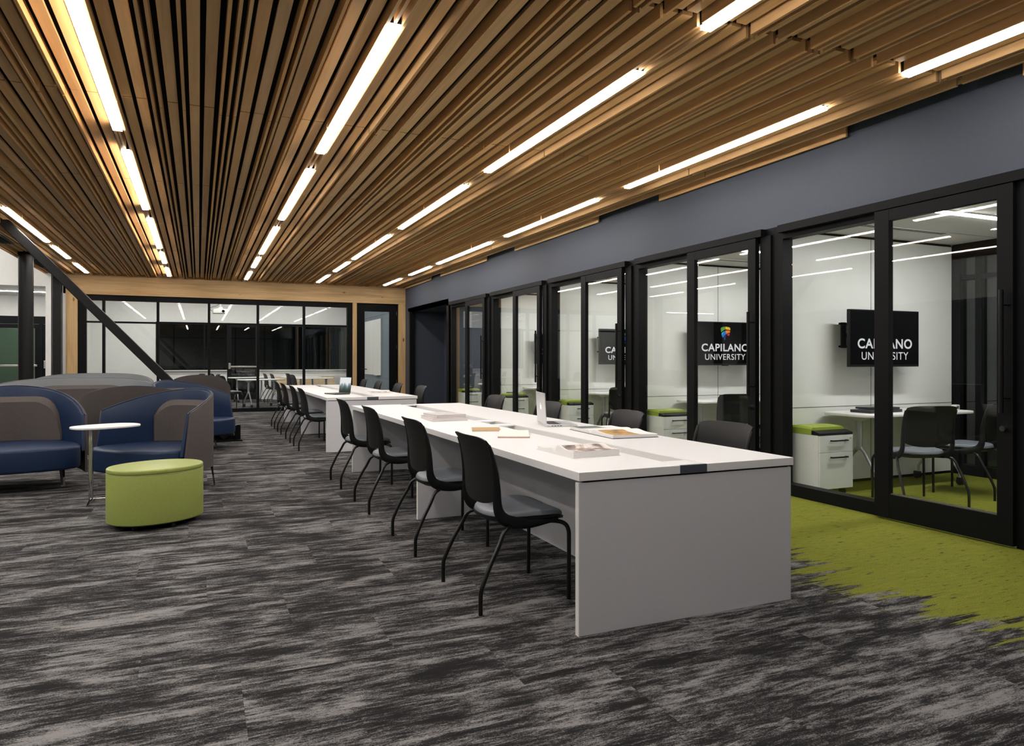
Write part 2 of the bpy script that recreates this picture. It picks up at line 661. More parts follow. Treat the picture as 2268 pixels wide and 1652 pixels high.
# ------------------------------------------------------------------ right blue wall over the study rooms
mb = MB()
mb.box(5.0, 5.12, 2.82, 18.5, 2.51, 3.6)
mb.box(5.0, 5.12, 18.05, 18.5, 0, 2.51)
mb.box(5.0, 5.12, 14.72, 14.95, 0, 2.51)
mb.box(5.0, 5.12, -7, 2.82, 0, 3.6)
w = mb.build('wall_right', M_BLUEWALL)
struct(w, 'slate blue painted wall band above the glass study rooms', 'wall')
mb = MB()
mb.box(5.12, 6.3, 18.05, 18.15, 0, 2.6)
mb.box(5.95, 6.05, 14.95, 18.05, 0, 2.6)
mb.box(5.12, 6.05, 14.86, 14.95, 0, 2.6)
mb.box(5.0, 6.05, 14.86, 18.15, 2.51, 2.6)
struct(mb.build('wall_alcove', M_BLUEWALL), 'dark blue recessed alcove beyond the last study room', 'wall')

struct(MB().box(5.0, 5.13, 17.96, 18.049, 0, 2.509).build('trim_11', M_BLACKFRAME), 'black upright strip at the far side of the alcove', 'trim')  # plain black upright strip at the alcove's far side
# ------------------------------------------------------------------ study rooms
NR = 5
MOD = 2.39
NTH = ['nearest', 'second nearest', 'third', 'fourth', 'farthest']
tv_x0, tv_x1, tv_z0, tv_z1 = 5.85, 6.84, 1.185, 1.755


def divider(y, label, face=True):
    """white wall panel between rooms; the joints are recessed strips"""
    r = root('wall_partition', label, 'wall')
    mb = MB()
    mb.box(5.2, 7.66, y, y + .08, .03, 2.505)
    mb.build('panel', M_WHITEBOARD, r)
    if face:
        mb = MB()
        mb.box(6.402, 6.408, y - .0012, y + .001, .03, 2.505)
        mb.box(5.2, 7.66, y - .0012, y + .001, .780, .786)
        mb.build('joint', M_SEAM, r)
    MB().box(5.2, 7.66, y + .01, y + .07, 0, .03).build('base', M_BLACKFRAME, r)
    MB().box(5.2, 7.66, y + .01, y + .07, 2.505, 2.53).build('reveal', M_BLACKFRAME, r)


divider(2.92, 'white wall panel at the near end of the study rooms', False)
for i in range(NR):
    y0 = 3.0 + MOD * i
    divider(y0 + 2.31, 'white panelled end wall of the %s study room' % NTH[i])
    c = MB().box(5.12, 7.9, y0 - .08, y0 + 2.31, 2.53, 2.60).build('ceiling_study', M_ROOMCEIL)
    struct(c, 'white ceiling of the %s study room' % NTH[i], 'ceiling')
    # ceiling joints
    mb = MB()
    mb.box(5.2, 7.66, y0 + .60, y0 + .605, 2.529, 2.531)
    mb.box(5.2, 7.66, y0 + 1.20, y0 + 1.205, 2.529, 2.531)
    mb.box(5.2, 7.66, y0 + 1.80, y0 + 1.805, 2.529, 2.531)
    mb.build('joint', M_SEAM, c)
    # outside window wall
    wn = root('window_%d' % (i + 2), 'black framed outer window of the %s study room at night' % NTH[i], 'window')
    fr = MB()
    ya, yb = y0 - .0, y0 + 2.31
    fr.box(7.67, 7.79, ya, yb, 0, .11)
    fr.box(7.67, 7.79, ya, yb, 2.38, 2.53)
    fr.box(7.67, 7.79, ya, ya + .07, .11, 2.38)
    fr.box(7.67, 7.79, yb - .09, yb, .11, 2.38)
    fr.box(7.68, 7.78, yb - .32, yb - .25, .11, 2.38)
    fr.box(7.68, 7.78, ya + .07, yb - .09, 2.13, 2.18)
    fr.build('window_frame', M_BLACKFRAME, wn)
    MB().box(7.725, 7.735, ya + .05, yb - .07, .10, 2.40).build('glass_pane', M_GLASSDARK, wn)
    # fixed storefront pane
    gf = root('window_%d' % (i + 7), 'fixed glass pane in black frame of the %s study room front' % NTH[i], 'window')
    fr = MB()
    a, b = y0 + 1.02, y0 + 2.10
    fr.box(5.0, 5.12, a, b + .29, 0, .105)
    fr.box(5.0, 5.12, y0 - .08, b + .29, 2.385, 2.51)
    fr.box(5.0, 5.12, b, b + .29, .105, 2.385)
    fr.box(5.12, 5.20, b + .10, b + .29, 0, 2.53)
    fr.build('window_frame', M_BLACKFRAME, gf)
    MB().box(4.975, 5.0, b + .13, b + .27, 0, 2.44).build('pillar_cover', M_BLACKFRAME, gf, bevel=.003)
    MB().box(5.055, 5.065, a, b, .10, 2.39).build('glass_pane', M_GLASS, gf)
    # sliding door on its outer track
    d = root('door_%d' % (i + 2), 'black framed sliding glass door of the %s study room' % NTH[i], 'door')
    fr = MB()
    a, b = y0 + .0, y0 + 1.06
    fr.box(4.935, 4.985, a, a + .105, .015, 2.43)
    fr.box(4.935, 4.985, b - .13, b, .015, 2.43)
    fr.box(4.936, 4.984, a + .105, b - .13, .015, .205)
    fr.box(4.936, 4.984, a + .105, b - .13, 2.34, 2.43)
    fr.build('door_frame', M_BLACKFRAME, d, bevel=.002)
    MB().box(4.955, 4.965, a + .1, b - .125, .20, 2.345).build('glass_pane', M_GLASS, d)
    MB().box(4.93, 5.0, a - .08, y0 + 2.10, 2.435, 2.505).build('track', M_BLACKFRAME, d, bevel=.002)
    MB().box(4.95, 4.98, a + .1, b - .13, .204, .212).build('sill_strip', M_SATIN, d)
    hd = MB()
    hd.tube([(4.885, a + .045, .90), (4.885, a + .045, 1.72)], .0145, 12)
    for z in (1.00, 1.62):
        hd.tube([(4.885, a + .045, z), (4.936, a + .02, z)], .009, 8)
    hd.build('pull_handle', M_HANDLE, d, smooth=True)
    lk = MB()
    lk.tube([(4.908, a + .052, .795), (4.937, a + .052, .795)], .019, 16)
    lk.build('lock_cylinder', M_CHROME, d, smooth=True)
MB_ = MB().box(4.975, 5.12, 2.80, 3.0, 0, 2.51).build('trim_1', M_BLACKFRAME)
struct(MB_, 'black end post at the right edge of the study room fronts', 'trim')

# study ceiling lights and vents
for i in range(NR):
    y0 = 3.0 + MOD * i
    t = thing('ceiling_light', 'white linear light across the ceiling of the %s study room' % NTH[i], 'ceiling light', (6.37, y0 + 1.12, 2.53), 0,
              'linear lights in the study rooms')
    MB().box(-.75, .75, -.045, .045, -.010, -.001).build('housing', M_WHITEWALL, t)
    MB().box(-.74, .74, -.038, .038, -.014, -.0101).build('diffuser', M_STUDYLIGHT, t)
    if i < 3:
        v = thing('ceiling_vent', 'white slot vent in the ceiling of the %s study room' % NTH[i], 'ceiling vent', (6.27, y0 + 1.84, 2.53), 0, 'slot vents in the study rooms')
        MB().box(-.62, .62, -.04, .04, -.008, -.001).build('vent_frame', M_ROOMCEIL, v)
        mb = MB()
        mb.box(-.6, .6, -.026, -.012, -.0105, -.0081)
        mb.box(-.6, .6, .012, .026, -.0105, -.0081)
        mb.build('slot', M_SEAM, v)


# ------------------------------------------------------------------ lettering and logo of the wall screens
def text_mesh(body, width, cap_h, weight):
    cu = bpy.data.curves.new('lettering', 'FONT')
    cu.body = body
    cu.offset = weight
    cu.space_character = 1.08
    cu.resolution_u = 6
    o = bpy.data.objects.new('lettering', cu)
    COL.objects.link(o)
    bpy.context.view_layer.update()
    dg = bpy.context.evaluated_depsgraph_get()
    me = bpy.data.meshes.new_from_object(o.evaluated_get(dg))
    COL.objects.unlink(o)
    bpy.data.objects.remove(o)
    xs = [v.co.x for v in me.vertices]
    ys = [v.co.y for v in me.vertices]
    x0, x1, y0, y1 = min(xs), max(xs), min(ys), max(ys)
    for v in me.vertices:
        x = (v.co.x - (x0 + x1) / 2) * width / (x1 - x0)
        z = (v.co.y - (y0 + y1) / 2) * cap_h / (y1 - y0)
        v.co = (x, 0, z)
    return me


def link_mesh(name, me, m, parent, loc):
    me.materials.clear()
    me.materials.append(m)
    o = bpy.data.objects.new(name, me)
    COL.objects.link(o)
    o.parent = parent
    o.location = loc
    return o


def make_screen(label, loc):
    """local origin on the wall; the screen hangs in front of it on an arm and faces -y"""
    t = thing('wall_screen', label, 'tv screen', loc, 0, 'screens in the study rooms')
    w, h = .99, .57
    zc = 0
    MB().cbox((0, -.20, zc), (w, .035, h)).build('screen_body', M_BEZEL, t, bevel=.004)
    sc = MB().cbox((0, -.2185, zc + .006), (w - .022, .002, h - .034)).build('screen_panel', M_SCREENBLACK, t)
    MB().cbox((0, -.215, zc - h / 2 - .004), (.10, .012, .010)).build('sensor_bar', M_BEZEL, t)
    br = MB()
    br.cbox((-.345, -.012, .035), (.055, .022, .26))
    br.cbox((-.345, -.030, .15), (.16, .012, .02))
    br.cbox((-.345, -.030, -.08), (.16, .012, .02))
    br.cbox((-.17, -.10, .03), (.36, .02, .05), Matrix.Rotation(radians(-20), 3, 'Z'))
    br.cbox((0, -.165, .03), (.25, .03, .25))
    br.build('wall_bracket', M_BLACKPLASTIC, t)
    link_mesh('lettering', T1.copy(), M_LETTER, sc, (0, -.2205, .285 - .57 * .593))
    link_mesh('lettering', T2.copy(), M_LETTER, sc, (0, -.2205, .285 - .57 * .808))
    pcs = dict(
        green=[(0, .15), (.10, .05), (.50, 0), (.50, .20), (.30, .26), (.06, .42)],
        yellow=[(.51, 0), (.92, .05), (1, .12), (.99, .25), (.74, .22), (.51, .20)],
        orange=[(.51, .28), (.74, .27), (.99, .31), (.95, .44), (.78, .46), (.62, .54), (.51, .40)],
        sky=[(.08, .50), (.22, .40), (.36, .34), (.20, .60), (.18, .78)],
        blue=[(.37, .34), (.50, .31), (.60, .52), (.40, .66), (.24, .82), (.20, .76), (.22, .60)],
        red=[(.64, .60), (.80, .52), (.94, .49), (.87, .68)],
        navy=[(.32, .86), (.44, .70), (.60, .62), (.46, .80), (.50, .94), (.44, 1.0)])
    for k, pl in pcs.items():
        mb = MB()
        vs = [mb.bm.verts.new((-.08 + .16 * u, 0, -.18 * v)) for u, v in pl]
        mb.bm.faces.new(vs)
        o = mb.build('logo', M_LOGO[k], sc)
        o.location = (0, -.2205, .285 - .57 * .11)
    return t


T1 = text_mesh('CAPILANO', .775, .100, .022)
T2 = text_mesh('UNIVERSITY', .665, .078, .004)
scr = make_screen('black wall screen reading CAPILANO UNIVERSITY in the nearest study room', (6.345, 5.31, 1.47))
for i in range(1, 4):
    dup(scr, (6.345, 5.31 + MOD * i, 1.47), None, 'black wall screen with university lettering in the %s study room' % NTH[i])


# ------------------------------------------------------------------ stacking chair
def make_chair(label, cat='chair'):
    """faces +x; origin on the floor under the seat"""
    t = thing('stacking_chair', label, cat)
    # seat pad
    ol = []
    for k in range(44):
        a = 2 * pi * k / 44
        cx, sy = cos(a), sin(a)
        p = 3.4 if cx > 0 else 2.5
        ol.append((.065 + .215 * math.copysign(abs(cx) ** (2 / p), cx), (.228 + (.012 if cx > 0 else 0)) * math.copysign(abs(sy) ** (2 / p), sy)))
    rings = []
    for d, z in ((.05, .432), (.012, .434), (0, .440), (0, .452), (.006, .461), (.022, .466), (.07, .4675), (.12, .4675), (.17, .467)):
        ring = []
        for x, y in [(.065 + (x_ - .065) * (1 - d / .215), y_ * (1 - d / .228)) for x_, y_ in ol]:
            zz = z - .018 * max(0, (x - .16) / .1) ** 2 * (1 if x > .16 else 0) + .008 * (y / .22) ** 2
            ring.append((x, y, zz))
        rings.append(ring)
    MB().loft(rings).build('seat', M_SEATGREY, t, smooth=True)
    # shell under seat with a deeper middle
    rings = []
    for d, z in ((.10, .395), (.035, .404), (-.004, .424), (-.006, .438)):
        rings.append([(x, y, z - .018 * max(0, (x - .16) / .1) ** 2 * (1 if x > .16 else 0) + .008 * (y / .22) ** 2) for x, y in [(.065 + (x_ - .065) * (1 - d / .215), y_ * (1 - d / .228)) for x_, y_ in ol]])
    MB().loft(rings).build('seat_shell', M_BLACKPLASTIC, t, smooth=True)
    # back: a curved sheet between two side blades
    def bx(z):
        pts = [(.49, -.128), (.55, -.138), (.62, -.140), (.70, -.148), (.78, -.164), (.85, -.190)]
        for (za, xa), (zb, xb) in zip(pts, pts[1:]):
            if z <= zb:
                return xa + (xb - xa) * (z - za) / (zb - za)
        return pts[-1][1]
    NU, NV = 16, 12
    def sheet(off):
        g = []
        for j in range(NV + 1):
            row = []
            for k in range(NU + 1):
                u = -1 + 2 * k / NU
                v = j / NV
                top = .862 - .016 * abs(u) ** 6
                bot = .505 + .045 * (abs(u) ** 3)
                z = bot + (top - bot) * v
                hw = .236 - .010 * abs((z - .72) / .13) ** 2 * (1 if z > .72 else .15)
                y = u * hw
                x = bx(z) - .034 * (1 - u * u) - off
                if v > .93:
                    x -= .010 * (v - .93) / .07
                row.append((x, y, z))
            g.append(row)
        return g
    fr, bk = sheet(0), sheet(.009)
    mb = MB()
    A = [[mb.bm.verts.new(p) for p in r] for r in fr]
    B = [[mb.bm.verts.new(p) for p in r] for r in bk]
    for j in range(NV):
        for k in range(NU):
            mb.bm.faces.new((A[j][k], A[j][k + 1], A[j + 1][k + 1], A[j + 1][k]))
            mb.bm.faces.new((B[j][k], B[j + 1][k], B[j + 1][k + 1], B[j][k + 1]))
    for k in range(NU):
        mb.bm.faces.new((A[0][k], B[0][k], B[0][k + 1], A[0][k + 1]))
        mb.bm.faces.new((A[NV][k], A[NV][k + 1], B[NV][k + 1], B[NV][k]))
    for j in range(NV):
        mb.bm.faces.new((A[j][0], A[j + 1][0], B[j + 1][0], B[j][0]))
        mb.bm.faces.new((A[j][NU], B[j][NU], B[j + 1][NU], A[j + 1][NU]))
    mb.build('backrest', M_BLACKPLASTIC, t, smooth=True)
    # J-shaped side blades running from the back under the seat
    for s in (-1, 1):
        prof = [(-.186, .822, .008), (-.165, .76, .012), (-.150, .68, .017), (-.143, .60, .021), (-.140, .53, .024),
                (-.132, .485, .027), (-.105, .446, .031), (-.055, .424, .031), (.02, .412, .027), (.08, .412, .022), (.14, .416, .016), (.20, .420, .010)]
        P = [Vector((x, z, 0)) for x, z, r in prof]
        P = catmull(P, 4)
        rr = []
        for i in range(len(P)):
            u = i / (len(P) - 1) * (len(prof) - 1)
            k = min(int(u), len(prof) - 2)
            rr.append(prof[k][2] + (prof[k + 1][2] - prof[k][2]) * (u - k))
        rings = []
        for i, p in enumerate(P):
            tt = (P[min(i + 1, len(P) - 1)] - P[max(0, i - 1)]).normalized()
            nn = Vector((-tt.y, tt.x, 0))
            r_ = rr[i]
            yo = s * (.224 + .004 * 1)
            ring = []
            for k in range(10):
                a = 2 * pi * k / 10
                q = p + nn * (r_ * cos(a))
                ring.append((q.x, yo + .013 * sin(a), q.y))
            rings.append(ring)
        MB().loft(rings).build('side_blade', M_BLACKPLASTIC, t, smooth=True)
    # tube legs
    for s in (-1, 1):
        MB().tube([(.02, s * .15, .400), (-.03, s * .19, .403), (-.075, s * .235, .404), (-.118, s * .262, .385), (-.150, s * .274, .325),
                   (-.196, s * .284, .245), (-.234, s * .290, .165), (-.250, s * .292, .125), (-.255, s * .292, .09), (-.255, s * .292, .0)],
                  .0112, 10, smooth_n=3).build('leg', M_TUBE, t, smooth=True)
        MB().tube([(.12, s * .15, .402), (.20, s * .20, .404), (.240, s * .228, .394), (.255, s * .246, .365), (.258, s * .249, .30),
                   (.256, s * .250, .0)], .0112, 10, smooth_n=3).build('leg', M_TUBE, t, smooth=True)
    return t


POS = ['nearest the camera', 'second from the camera', 'third from the camera', 'farthest from the camera']
ch0 = make_chair('black stacking chair on left side of near white table, nearest the camera')
ch0.location = (1.52, 3.56, 0)
ch0['group'] = 'chairs along the left side of the near table'
for k, y in enumerate((4.71, 6.06, 7.31)):
    dup(ch0, (1.52, y, 0), 0, 'black stacking chair on left side of near white table, ' + POS[k + 1])
for k, (x, y, r) in enumerate(((2.83, 3.56, 4), (2.85, 4.72, -3), (2.83, 6.02, 2), (2.85, 7.38, 0))):
    dup(ch0, (x, y, 0), pi + radians(r), 'black chair back showing over right side of near white table, ' + POS[k], 'chairs along the right side of the near table')
for k, y in enumerate((10.49, 11.53, 12.83, 13.95)):
    dup(ch0, (1.52, y, 0), 0, 'black stacking chair on left side of far white table, ' + POS[k], 'chairs along the left side of the far table')
for k, y in enumerate((10.58, 11.95, 13.4, 14.70)):
    dup(ch0, (2.93, y, 0), pi, 'black chair back showing over right side of far white table, ' + POS[k], 'chairs along the right side of the far table')
GS = 'chairs in the study rooms'
for i in range(3):
    dup(ch0, (5.79, 4.33 + MOD * i, 0), radians(72), 'black chair with grey seat seen from behind through glass of the %s study room' % NTH[i], GS)
for i in range(2):
    dup(ch0, (6.68, 4.42 + MOD * i, 0), radians(107), 'black chair farther from the glass in the %s study room' % NTH[i], GS)


# ------------------------------------------------------------------ long white shared tables
def make_table(label, loc):
    """near-left floor corner at origin; 1.27 wide, 5.22 long"""
    t = thing('work_table', label, 'table', loc, 0, 'long shared work tables')
    L, Wd, H, tk = 5.22, 1.275, .743, .040
    c0, c1 = .555, .715           # trough
    mid = L / 2
    for a, b in ((0, mid - .002), (mid + .002, L)):
        for x0, x1 in ((0, c0), (c1, Wd)):
            MB().box(x0, x1, a, b, H - tk, H).build('tabletop', M_TABLEWHITE, t, bevel=.002)
    tr = MB()
    tr.box(c0, c0 + .008, .02, L - .02, H - .06, H - .004)
    tr.box(c1 - .008, c1, .02, L - .02, H - .06, H - .004)
    tr.box(c0, c1, .02, L - .02, H - .068, H - .06)
    tr.build('cable_trough', M_TROUGH, t)
    for y in (0, L - .012):
        MB().box(c0 + .001, c1 - .001, y, y + .012, H - tk, H - .001).build('end_cap', M_ENDCAP, t)
    for a, b in ((.03, .16), (mid - .30, mid - .16), (mid + .10, mid + .24), (L - .16, L - .03)):
        MB().box(c0 + .012, c1 - .012, a, b, H - .010, H - .002).build('trough_lid', M_TABLEWHITE, t, bevel=.001)
    for y in (.006, mid - .015, L - .036):
        MB().box(.006, Wd - .012, y, y + .03, 0, H - tk - .008).build('end_panel', M_TABLESIDE, t, bevel=.002)
        MB().box(.0, .0058, y, y + .03, 0, H - tk - .008).build('edge_band', M_EDGE, t)
        MB().box(.03, Wd - .03, y + .004, y + .026, H - tk - .008, H - tk - .0005).build('spacer', M_BLACKFRAME, t)
    MB().box(.625, .645, .036, mid - .016, 0.0, H - .075).build('modesty_panel', M_TABLESIDE, t)
    MB().box(.625, .645, mid + .016, L - .037, 0.0, H - .075).build('modesty_panel', M_TABLESIDE, t)
    return t


make_table('long white shared work table with centre cable trough, nearest in the room', (1.571, 2.828, 0))
tb = make_table('far white shared work table carrying the black laptop', (1.585, 9.88, 0))


# ------------------------------------------------------------------ things on the tables
def open_book(label, loc, rz, wx, hy, tl, tr_, m_near, m_far, cover=M_COVER, name='open_book', cat='book'):
    """spine along x, pages spread toward -y (near) and +y (far)"""
    t = thing(name, label, cat, loc, rz)
    MB().box(-wx / 2 - .004, wx / 2 + .004, -hy - .006, hy + .006, 0, .003).build('cover', cover, t)
    for s, th, m in ((-1, tl, m_near), (1, tr_, m_far)):
        n = 12
        prof = []
        for k in range(n + 1):
            u = k / n
            z = th * min(1, u / .10) ** .6 * (1 + .55 * math.exp(-((u - .20) / .24) ** 2))
            z = max(.002, z)
            prof.append((s * u * hy, .003 + z))
        poly = prof + [(s * hy, .003), (0, .003)]
        MB().prism(poly, 'x', -wx / 2, wx / 2).build('page_block', M_PAPER, t, smooth=False)
        mb = MB()
        up = [(-wx / 2 + .012, y, z + .0008) for y, z in prof[3:]]
        dn = [(wx / 2 - .02 if m not in (M_OCHRE, M_DUSK) else wx * .12, y, z + .0008) for y, z in prof[3:]]
        mb.loft([up, dn], caps=False, closed=False)
        mb.build('printed_page', m, t, smooth=True)
    return t


Z = .7432
open_book('thick open photography book with sepia page, near left of near table', (1.91, 3.46, Z), radians(1), .28, .205, .030, .016, M_SEPIA, M_PAPER, M_PAPER)
open_book('open book with ochre photo on right half of near table', (2.63, 4.27, Z), radians(-4), .33, .33, .020, .018, M_OCHRE, M_DUSK)
open_book('open magazine with curled pages on the far table', (2.60, 11.10, Z), radians(-6), .32, .30, .012, .022, M_SEPIA, M_PAPER, M_PAPER, 'magazine', 'magazine')

t = thing('notebook', 'open cream notebook with pink cover edge on near table', 'notebook', (1.965, 4.45, Z), radians(-24))
MB().box(-.105, .105, -.20, .20, 0, .004).build('cover', M_PINK, t)
MB().box(-.103, .103, -.198, .198, .004, .012).build('pages', M_CREAM, t, bevel=.001)
t = thing('notebook', 'closed tan kraft notebook behind the cream notebook', 'notebook', (1.90, 4.80, Z), radians(-20))
MB().box(-.10, .10, -.09, .13, .0, .008).build('pages', M_CREAM, t)
MB().box(-.102, .102, -.092, .132, .008, .011).build('cover', M_TAN, t)
t = thing('book', 'large pale book at the bottom of the stack on near table', 'book', (1.93, 5.86, Z), radians(-3), 'stacked books on the near table')
MB().box(-.15, .15, -.20, .20, .003, .022).build('pages', M_PAPER, t)
mb = MB().box(-.154, .154, -.204, .204, 0, .003)
mb.box(-.154, .154, -.204, .204, .022, .025)
mb.build('cover', M_MAGAZINE, t)
t = thing('book', 'smaller grey illustrated book on top of the stack on near table', 'book', (1.94, 5.88, Z + .0252), radians(4), 'stacked books on the near table')
MB().box(-.13, .13, -.16, .16, .003, .020).build('pages', M_PAPER, t)
mb = MB().box(-.134, .134, -.164, .164, 0, .003)
mb.box(-.134, .134, -.164, .164, .020, .023)
mb.build('cover', M_MAGAZINE, t)


def laptop(label, loc, rz, body, lidm, tilt, screen, glow):
    """hinge along y at x=0, keyboard toward +x"""
    t = thing('laptop', label, 'laptop', loc, rz)
    MB().slab(rrect(0, .245, -.18, .18, .012), 0, .016, .004, 3).build('base', body, t, smooth=True)
    k = MB()
    for a in range(5):
        for b in range(13):
            k.box(.030 + a * .0185, .046 + a * .0185, -.135 + b * .0208, -.117 + b * .0208, .0161, .0172)
    kb = k.build('keyboard', M_KEYS, t)
    MB().box(.150, .220, -.05, .05, .0161, .0166).build('trackpad', body, t)
    p = MB()
    for q in range(4):
        p.box(.04 + q * .022, .054 + q * .022, -.1812, -.1798, .006, .011)
    p.build('port', M_KEYS, t)
    lid = MB().box(-.006, 0, -.18, .18, 0, .240).build('lid', lidm, t, bevel=.002)
    lid.location = (.004, 0, .017)
    lid.rotation_euler = (0, radians(tilt), 0)
    MB().box(.0002, .0012, -.172, .172, .012, .232).build('screen', screen, lid)
    if glow:
        g = MB()
        ol = []
        for a in range(24):
            th = 2 * pi * a / 24
            r = .018 * (1 + .10 * cos(2 * th) - .12 * math.exp(-((th - pi / 2) / .3) ** 2))
            ol.append((r * cos(th), .125 + r * 1.1 * sin(th)))
        g.prism(ol, 'x', -.0068, -.0062)
        g.prism([(.002, .149), (.009, .156), (.008, .148)], 'x', -.0068, -.0062)
        g.build('lid_emblem', emit('emblem_glow', (.95, .97, 1), 1.4), lid)
    return t


laptop('silver laptop seen from behind with glowing lid emblem on near table', (2.465, 5.04, Z), radians(-15), M_ALU, M_ALU, -3, M_SCREENBLACK, True)
lp = laptop('dark laptop with misty forest wallpaper on the far table', (2.015, 10.88, Z), radians(180 + 17), M_LAPBLACK, M_LAPBLACK, -6, M_WALLPAPER, False)


# ------------------------------------------------------------------ mobile pedestals and study tables
def make_pedestal(label):
    """front faces -y; near-left floor corner at origin"""
    t = thing('mobile_pedestal', label, 'drawer pedestal', (5.175, 4.83, 0), 0, 'pedestals in the study rooms')
    MB().box(0, .42, .018, .46, .065, .56).build('cabinet_body', M_CABWHITE, t, bevel=.003)
    for z0, z1, hz in ((.405, .557, .505), (.068, .401, .352)):
        d = MB().box(.003, .417, 0, .0175, z0, z1).build('drawer', M_CABWHITE, t, bevel=.002)
        h = MB()
        h.box(.13, .33, -.030, -.020, hz, hz + .012)
        h.box(.13, .145, -.021, 0, hz, hz + .012)
        h.box(.315, .33, -.021, 0, hz, hz + .012)
        h.build('handle', M_HANDLE, d)
    MB().cyl((.385, .0, .0), .008, -.004, .0, 10).build('keyhole', M_KEYS, t).location = (0, 0, .53)
    cu = MB()
    rings = []
    for k in range(9):
        u = k / 8
        y = .10 + .36 * u
        h = .045 + .030 * sin(pi * (.25 + .6 * u))
        rings.append([(x, y, z) for x, z in [(.0, .561), (.0, .561 + h * .75), (.02, .561 + h), (.40, .561 + h), (.42, .561 + h * .75), (.42, .561)]])
    cu.loft(rings).build('cushion', M_LIMECUSH, t, smooth=True)
    tr = MB()
    tr.prism([(.005, .561), (.005, .583), (.06, .598), (.097, .603), (.097, .561)], 'x', 0, .42)
    tr.build('pull_tray', M_BLACKPLASTIC, t, bevel=.003)
    for x in (.06, .36):
        for y in (.07, .40):
            c = MB()
            c.wheel((x - .013, y, .0275), .0275, .016)
            c.wheel((x + .013, y, .0275), .0275, .016)
            c.box(x - .006, x + .006, y - .012, y + .012, .02, .065)
            c.build('castor', M_RUBBER, t, smooth=True)
            MB().wheel((x + .0225, y, .0275), .016, .003).build('wheel_cap', M_GREYWHEEL, t, smooth=True)
    return t


ped = make_pedestal('white drawer pedestal with lime cushion in the nearest study room')
for i in range(1, NR):
    dup(ped, (5.175, 4.83 + MOD * i, 0), None, 'white drawer pedestal with lime cushion in the %s study room' % NTH[i])


def castor(t, x, y):
    c = MB()
    c.wheel((x - .014, y, .036), .036, .018)
    c.wheel((x + .014, y, .036), .036, .018)
    c.box(x - .02, x + .02, y - .03, y + .03, .045, .075)
    c.build('castor', M_RUBBER, t, smooth=True)


def make_flip(label, loc, rz, w=1.55, d=.58, group=None, name='flip_top_table', mt=None):
    t = thing(name, label, 'table', loc, rz, group)
    MB().slab(rrect(-w / 2, w / 2, -d / 2, d / 2, .12), .715, .742, .006, 3).build('tabletop', M_TABLEWHITE, t, smooth=True)
    for s in (-1, 1):
        x = s * (w / 2 - .22)
        MB().prism([(-.16, .7148), (.16, .7148), (.03, .665), (-.03, .665)], 'x', x - .03, x + .03).build('support_wedge', M_CABWHITE, t)
        lg = MB()
        lg.cyl((x, 0), .028, .38, .665, 14)
        lg.build('column', M_SILVER, t, smooth=True)
        for q in (-1, 1):
            MB().tube([(x, 0, .42), (x, q * .06, .36), (x + s * .02, q * .20, .17), (x + s * .02, q * .225, .13), (x + s * .02, q * .225, .075)],
                      [.020, .018, .015, .013, .013], 10).build('leg', mt or M_SILVER, t, smooth=True)
            castor(t, x + s * .02, q * .235)
    return t


fl = make_flip('white flip-top table on silver castor legs in the nearest study room', (6.42, 4.99, 0), 0, group='tables in the study rooms')
for i in range(1, NR):
    dup(fl, (6.42, 4.99 + MOD * i, 0), None, 'white flip-top table on silver castor legs in the %s study room' % NTH[i])
# black cases and small things on the study tables
t = thing('equipment_case', 'flat black case at the bottom of the pile on the nearest study table', 'case', (6.10, 4.98, Z), radians(4), 'black cases on the nearest study table')
MB().box(-.26, .22, -.11, .11, 0, .028).build('case_body', M_COVER, t, bevel=.003)
MB().box(-.03, -.022, -.1105, .1105, .001, .0285).build('band', M_PAPER, t)
t = thing('equipment_case', 'smaller flat black case on top of the pile on the nearest study table', 'case', (6.17, 5.02, Z + .0287), radians(-5), 'black cases on the nearest study table')
MB().box(-.21, .17, -.09, .09, 0, .018).build('case_body', M_COVER, t, bevel=.003)
MB().box(.0, .05, -.02, .03, .0181, .023).build('clip', M_SATIN, t)
t = thing('outlet_box', 'small white outlet box standing on the nearest study table', 'outlet box', (7.13, 4.90, Z), 0)
MB().box(-.03, .03, -.025, .025, 0, .05).build('box_body', M_CABWHITE, t, bevel=.003)
MB().box(-.018, .018, -.026, -.0251, .012, .038).build('socket', M_ENDCAP, t)
t = thing('outlet_box', 'small white outlet box on the second nearest study table', 'outlet box', (6.30, 4.98 + MOD, Z), 0)
MB().box(-.04, .04, -.03, .03, 0, .055).build('box_body', M_CABWHITE, t, bevel=.003)
MB().box(-.018, .018, -.031, -.0301, .012, .038).build('socket', M_ENDCAP, t)
t = thing('marker_case', 'slim black marker case lying on the green cushion in the fourth study room', 'marker', (5.38, 5.10 + MOD * 3, .634), radians(8))
MB().tube([(-.12, 0, .014), (.12, 0, .014)], .013, 10).build('case_body', M_COVER, t, smooth=True)


# ------------------------------------------------------------------ curved lounge seats
def shell_path(W, D, n=36, p=.80, splay=.20):
    out = []
    for k in range(n + 1):
        a = pi * k / n
        y_ = abs(sin(a)) ** p
        out.append((-W / 2 * (1 - splay * y_ * (1 if W < 2 else .3)) * math.copysign(abs(cos(a)) ** p, cos(a)), D * y_))
    return out


def smoothstep(a, b, x):
    t_ = max(0, min(1, (x - a) / (b - a)))
    return t_ * t_ * (3 - 2 * t_)


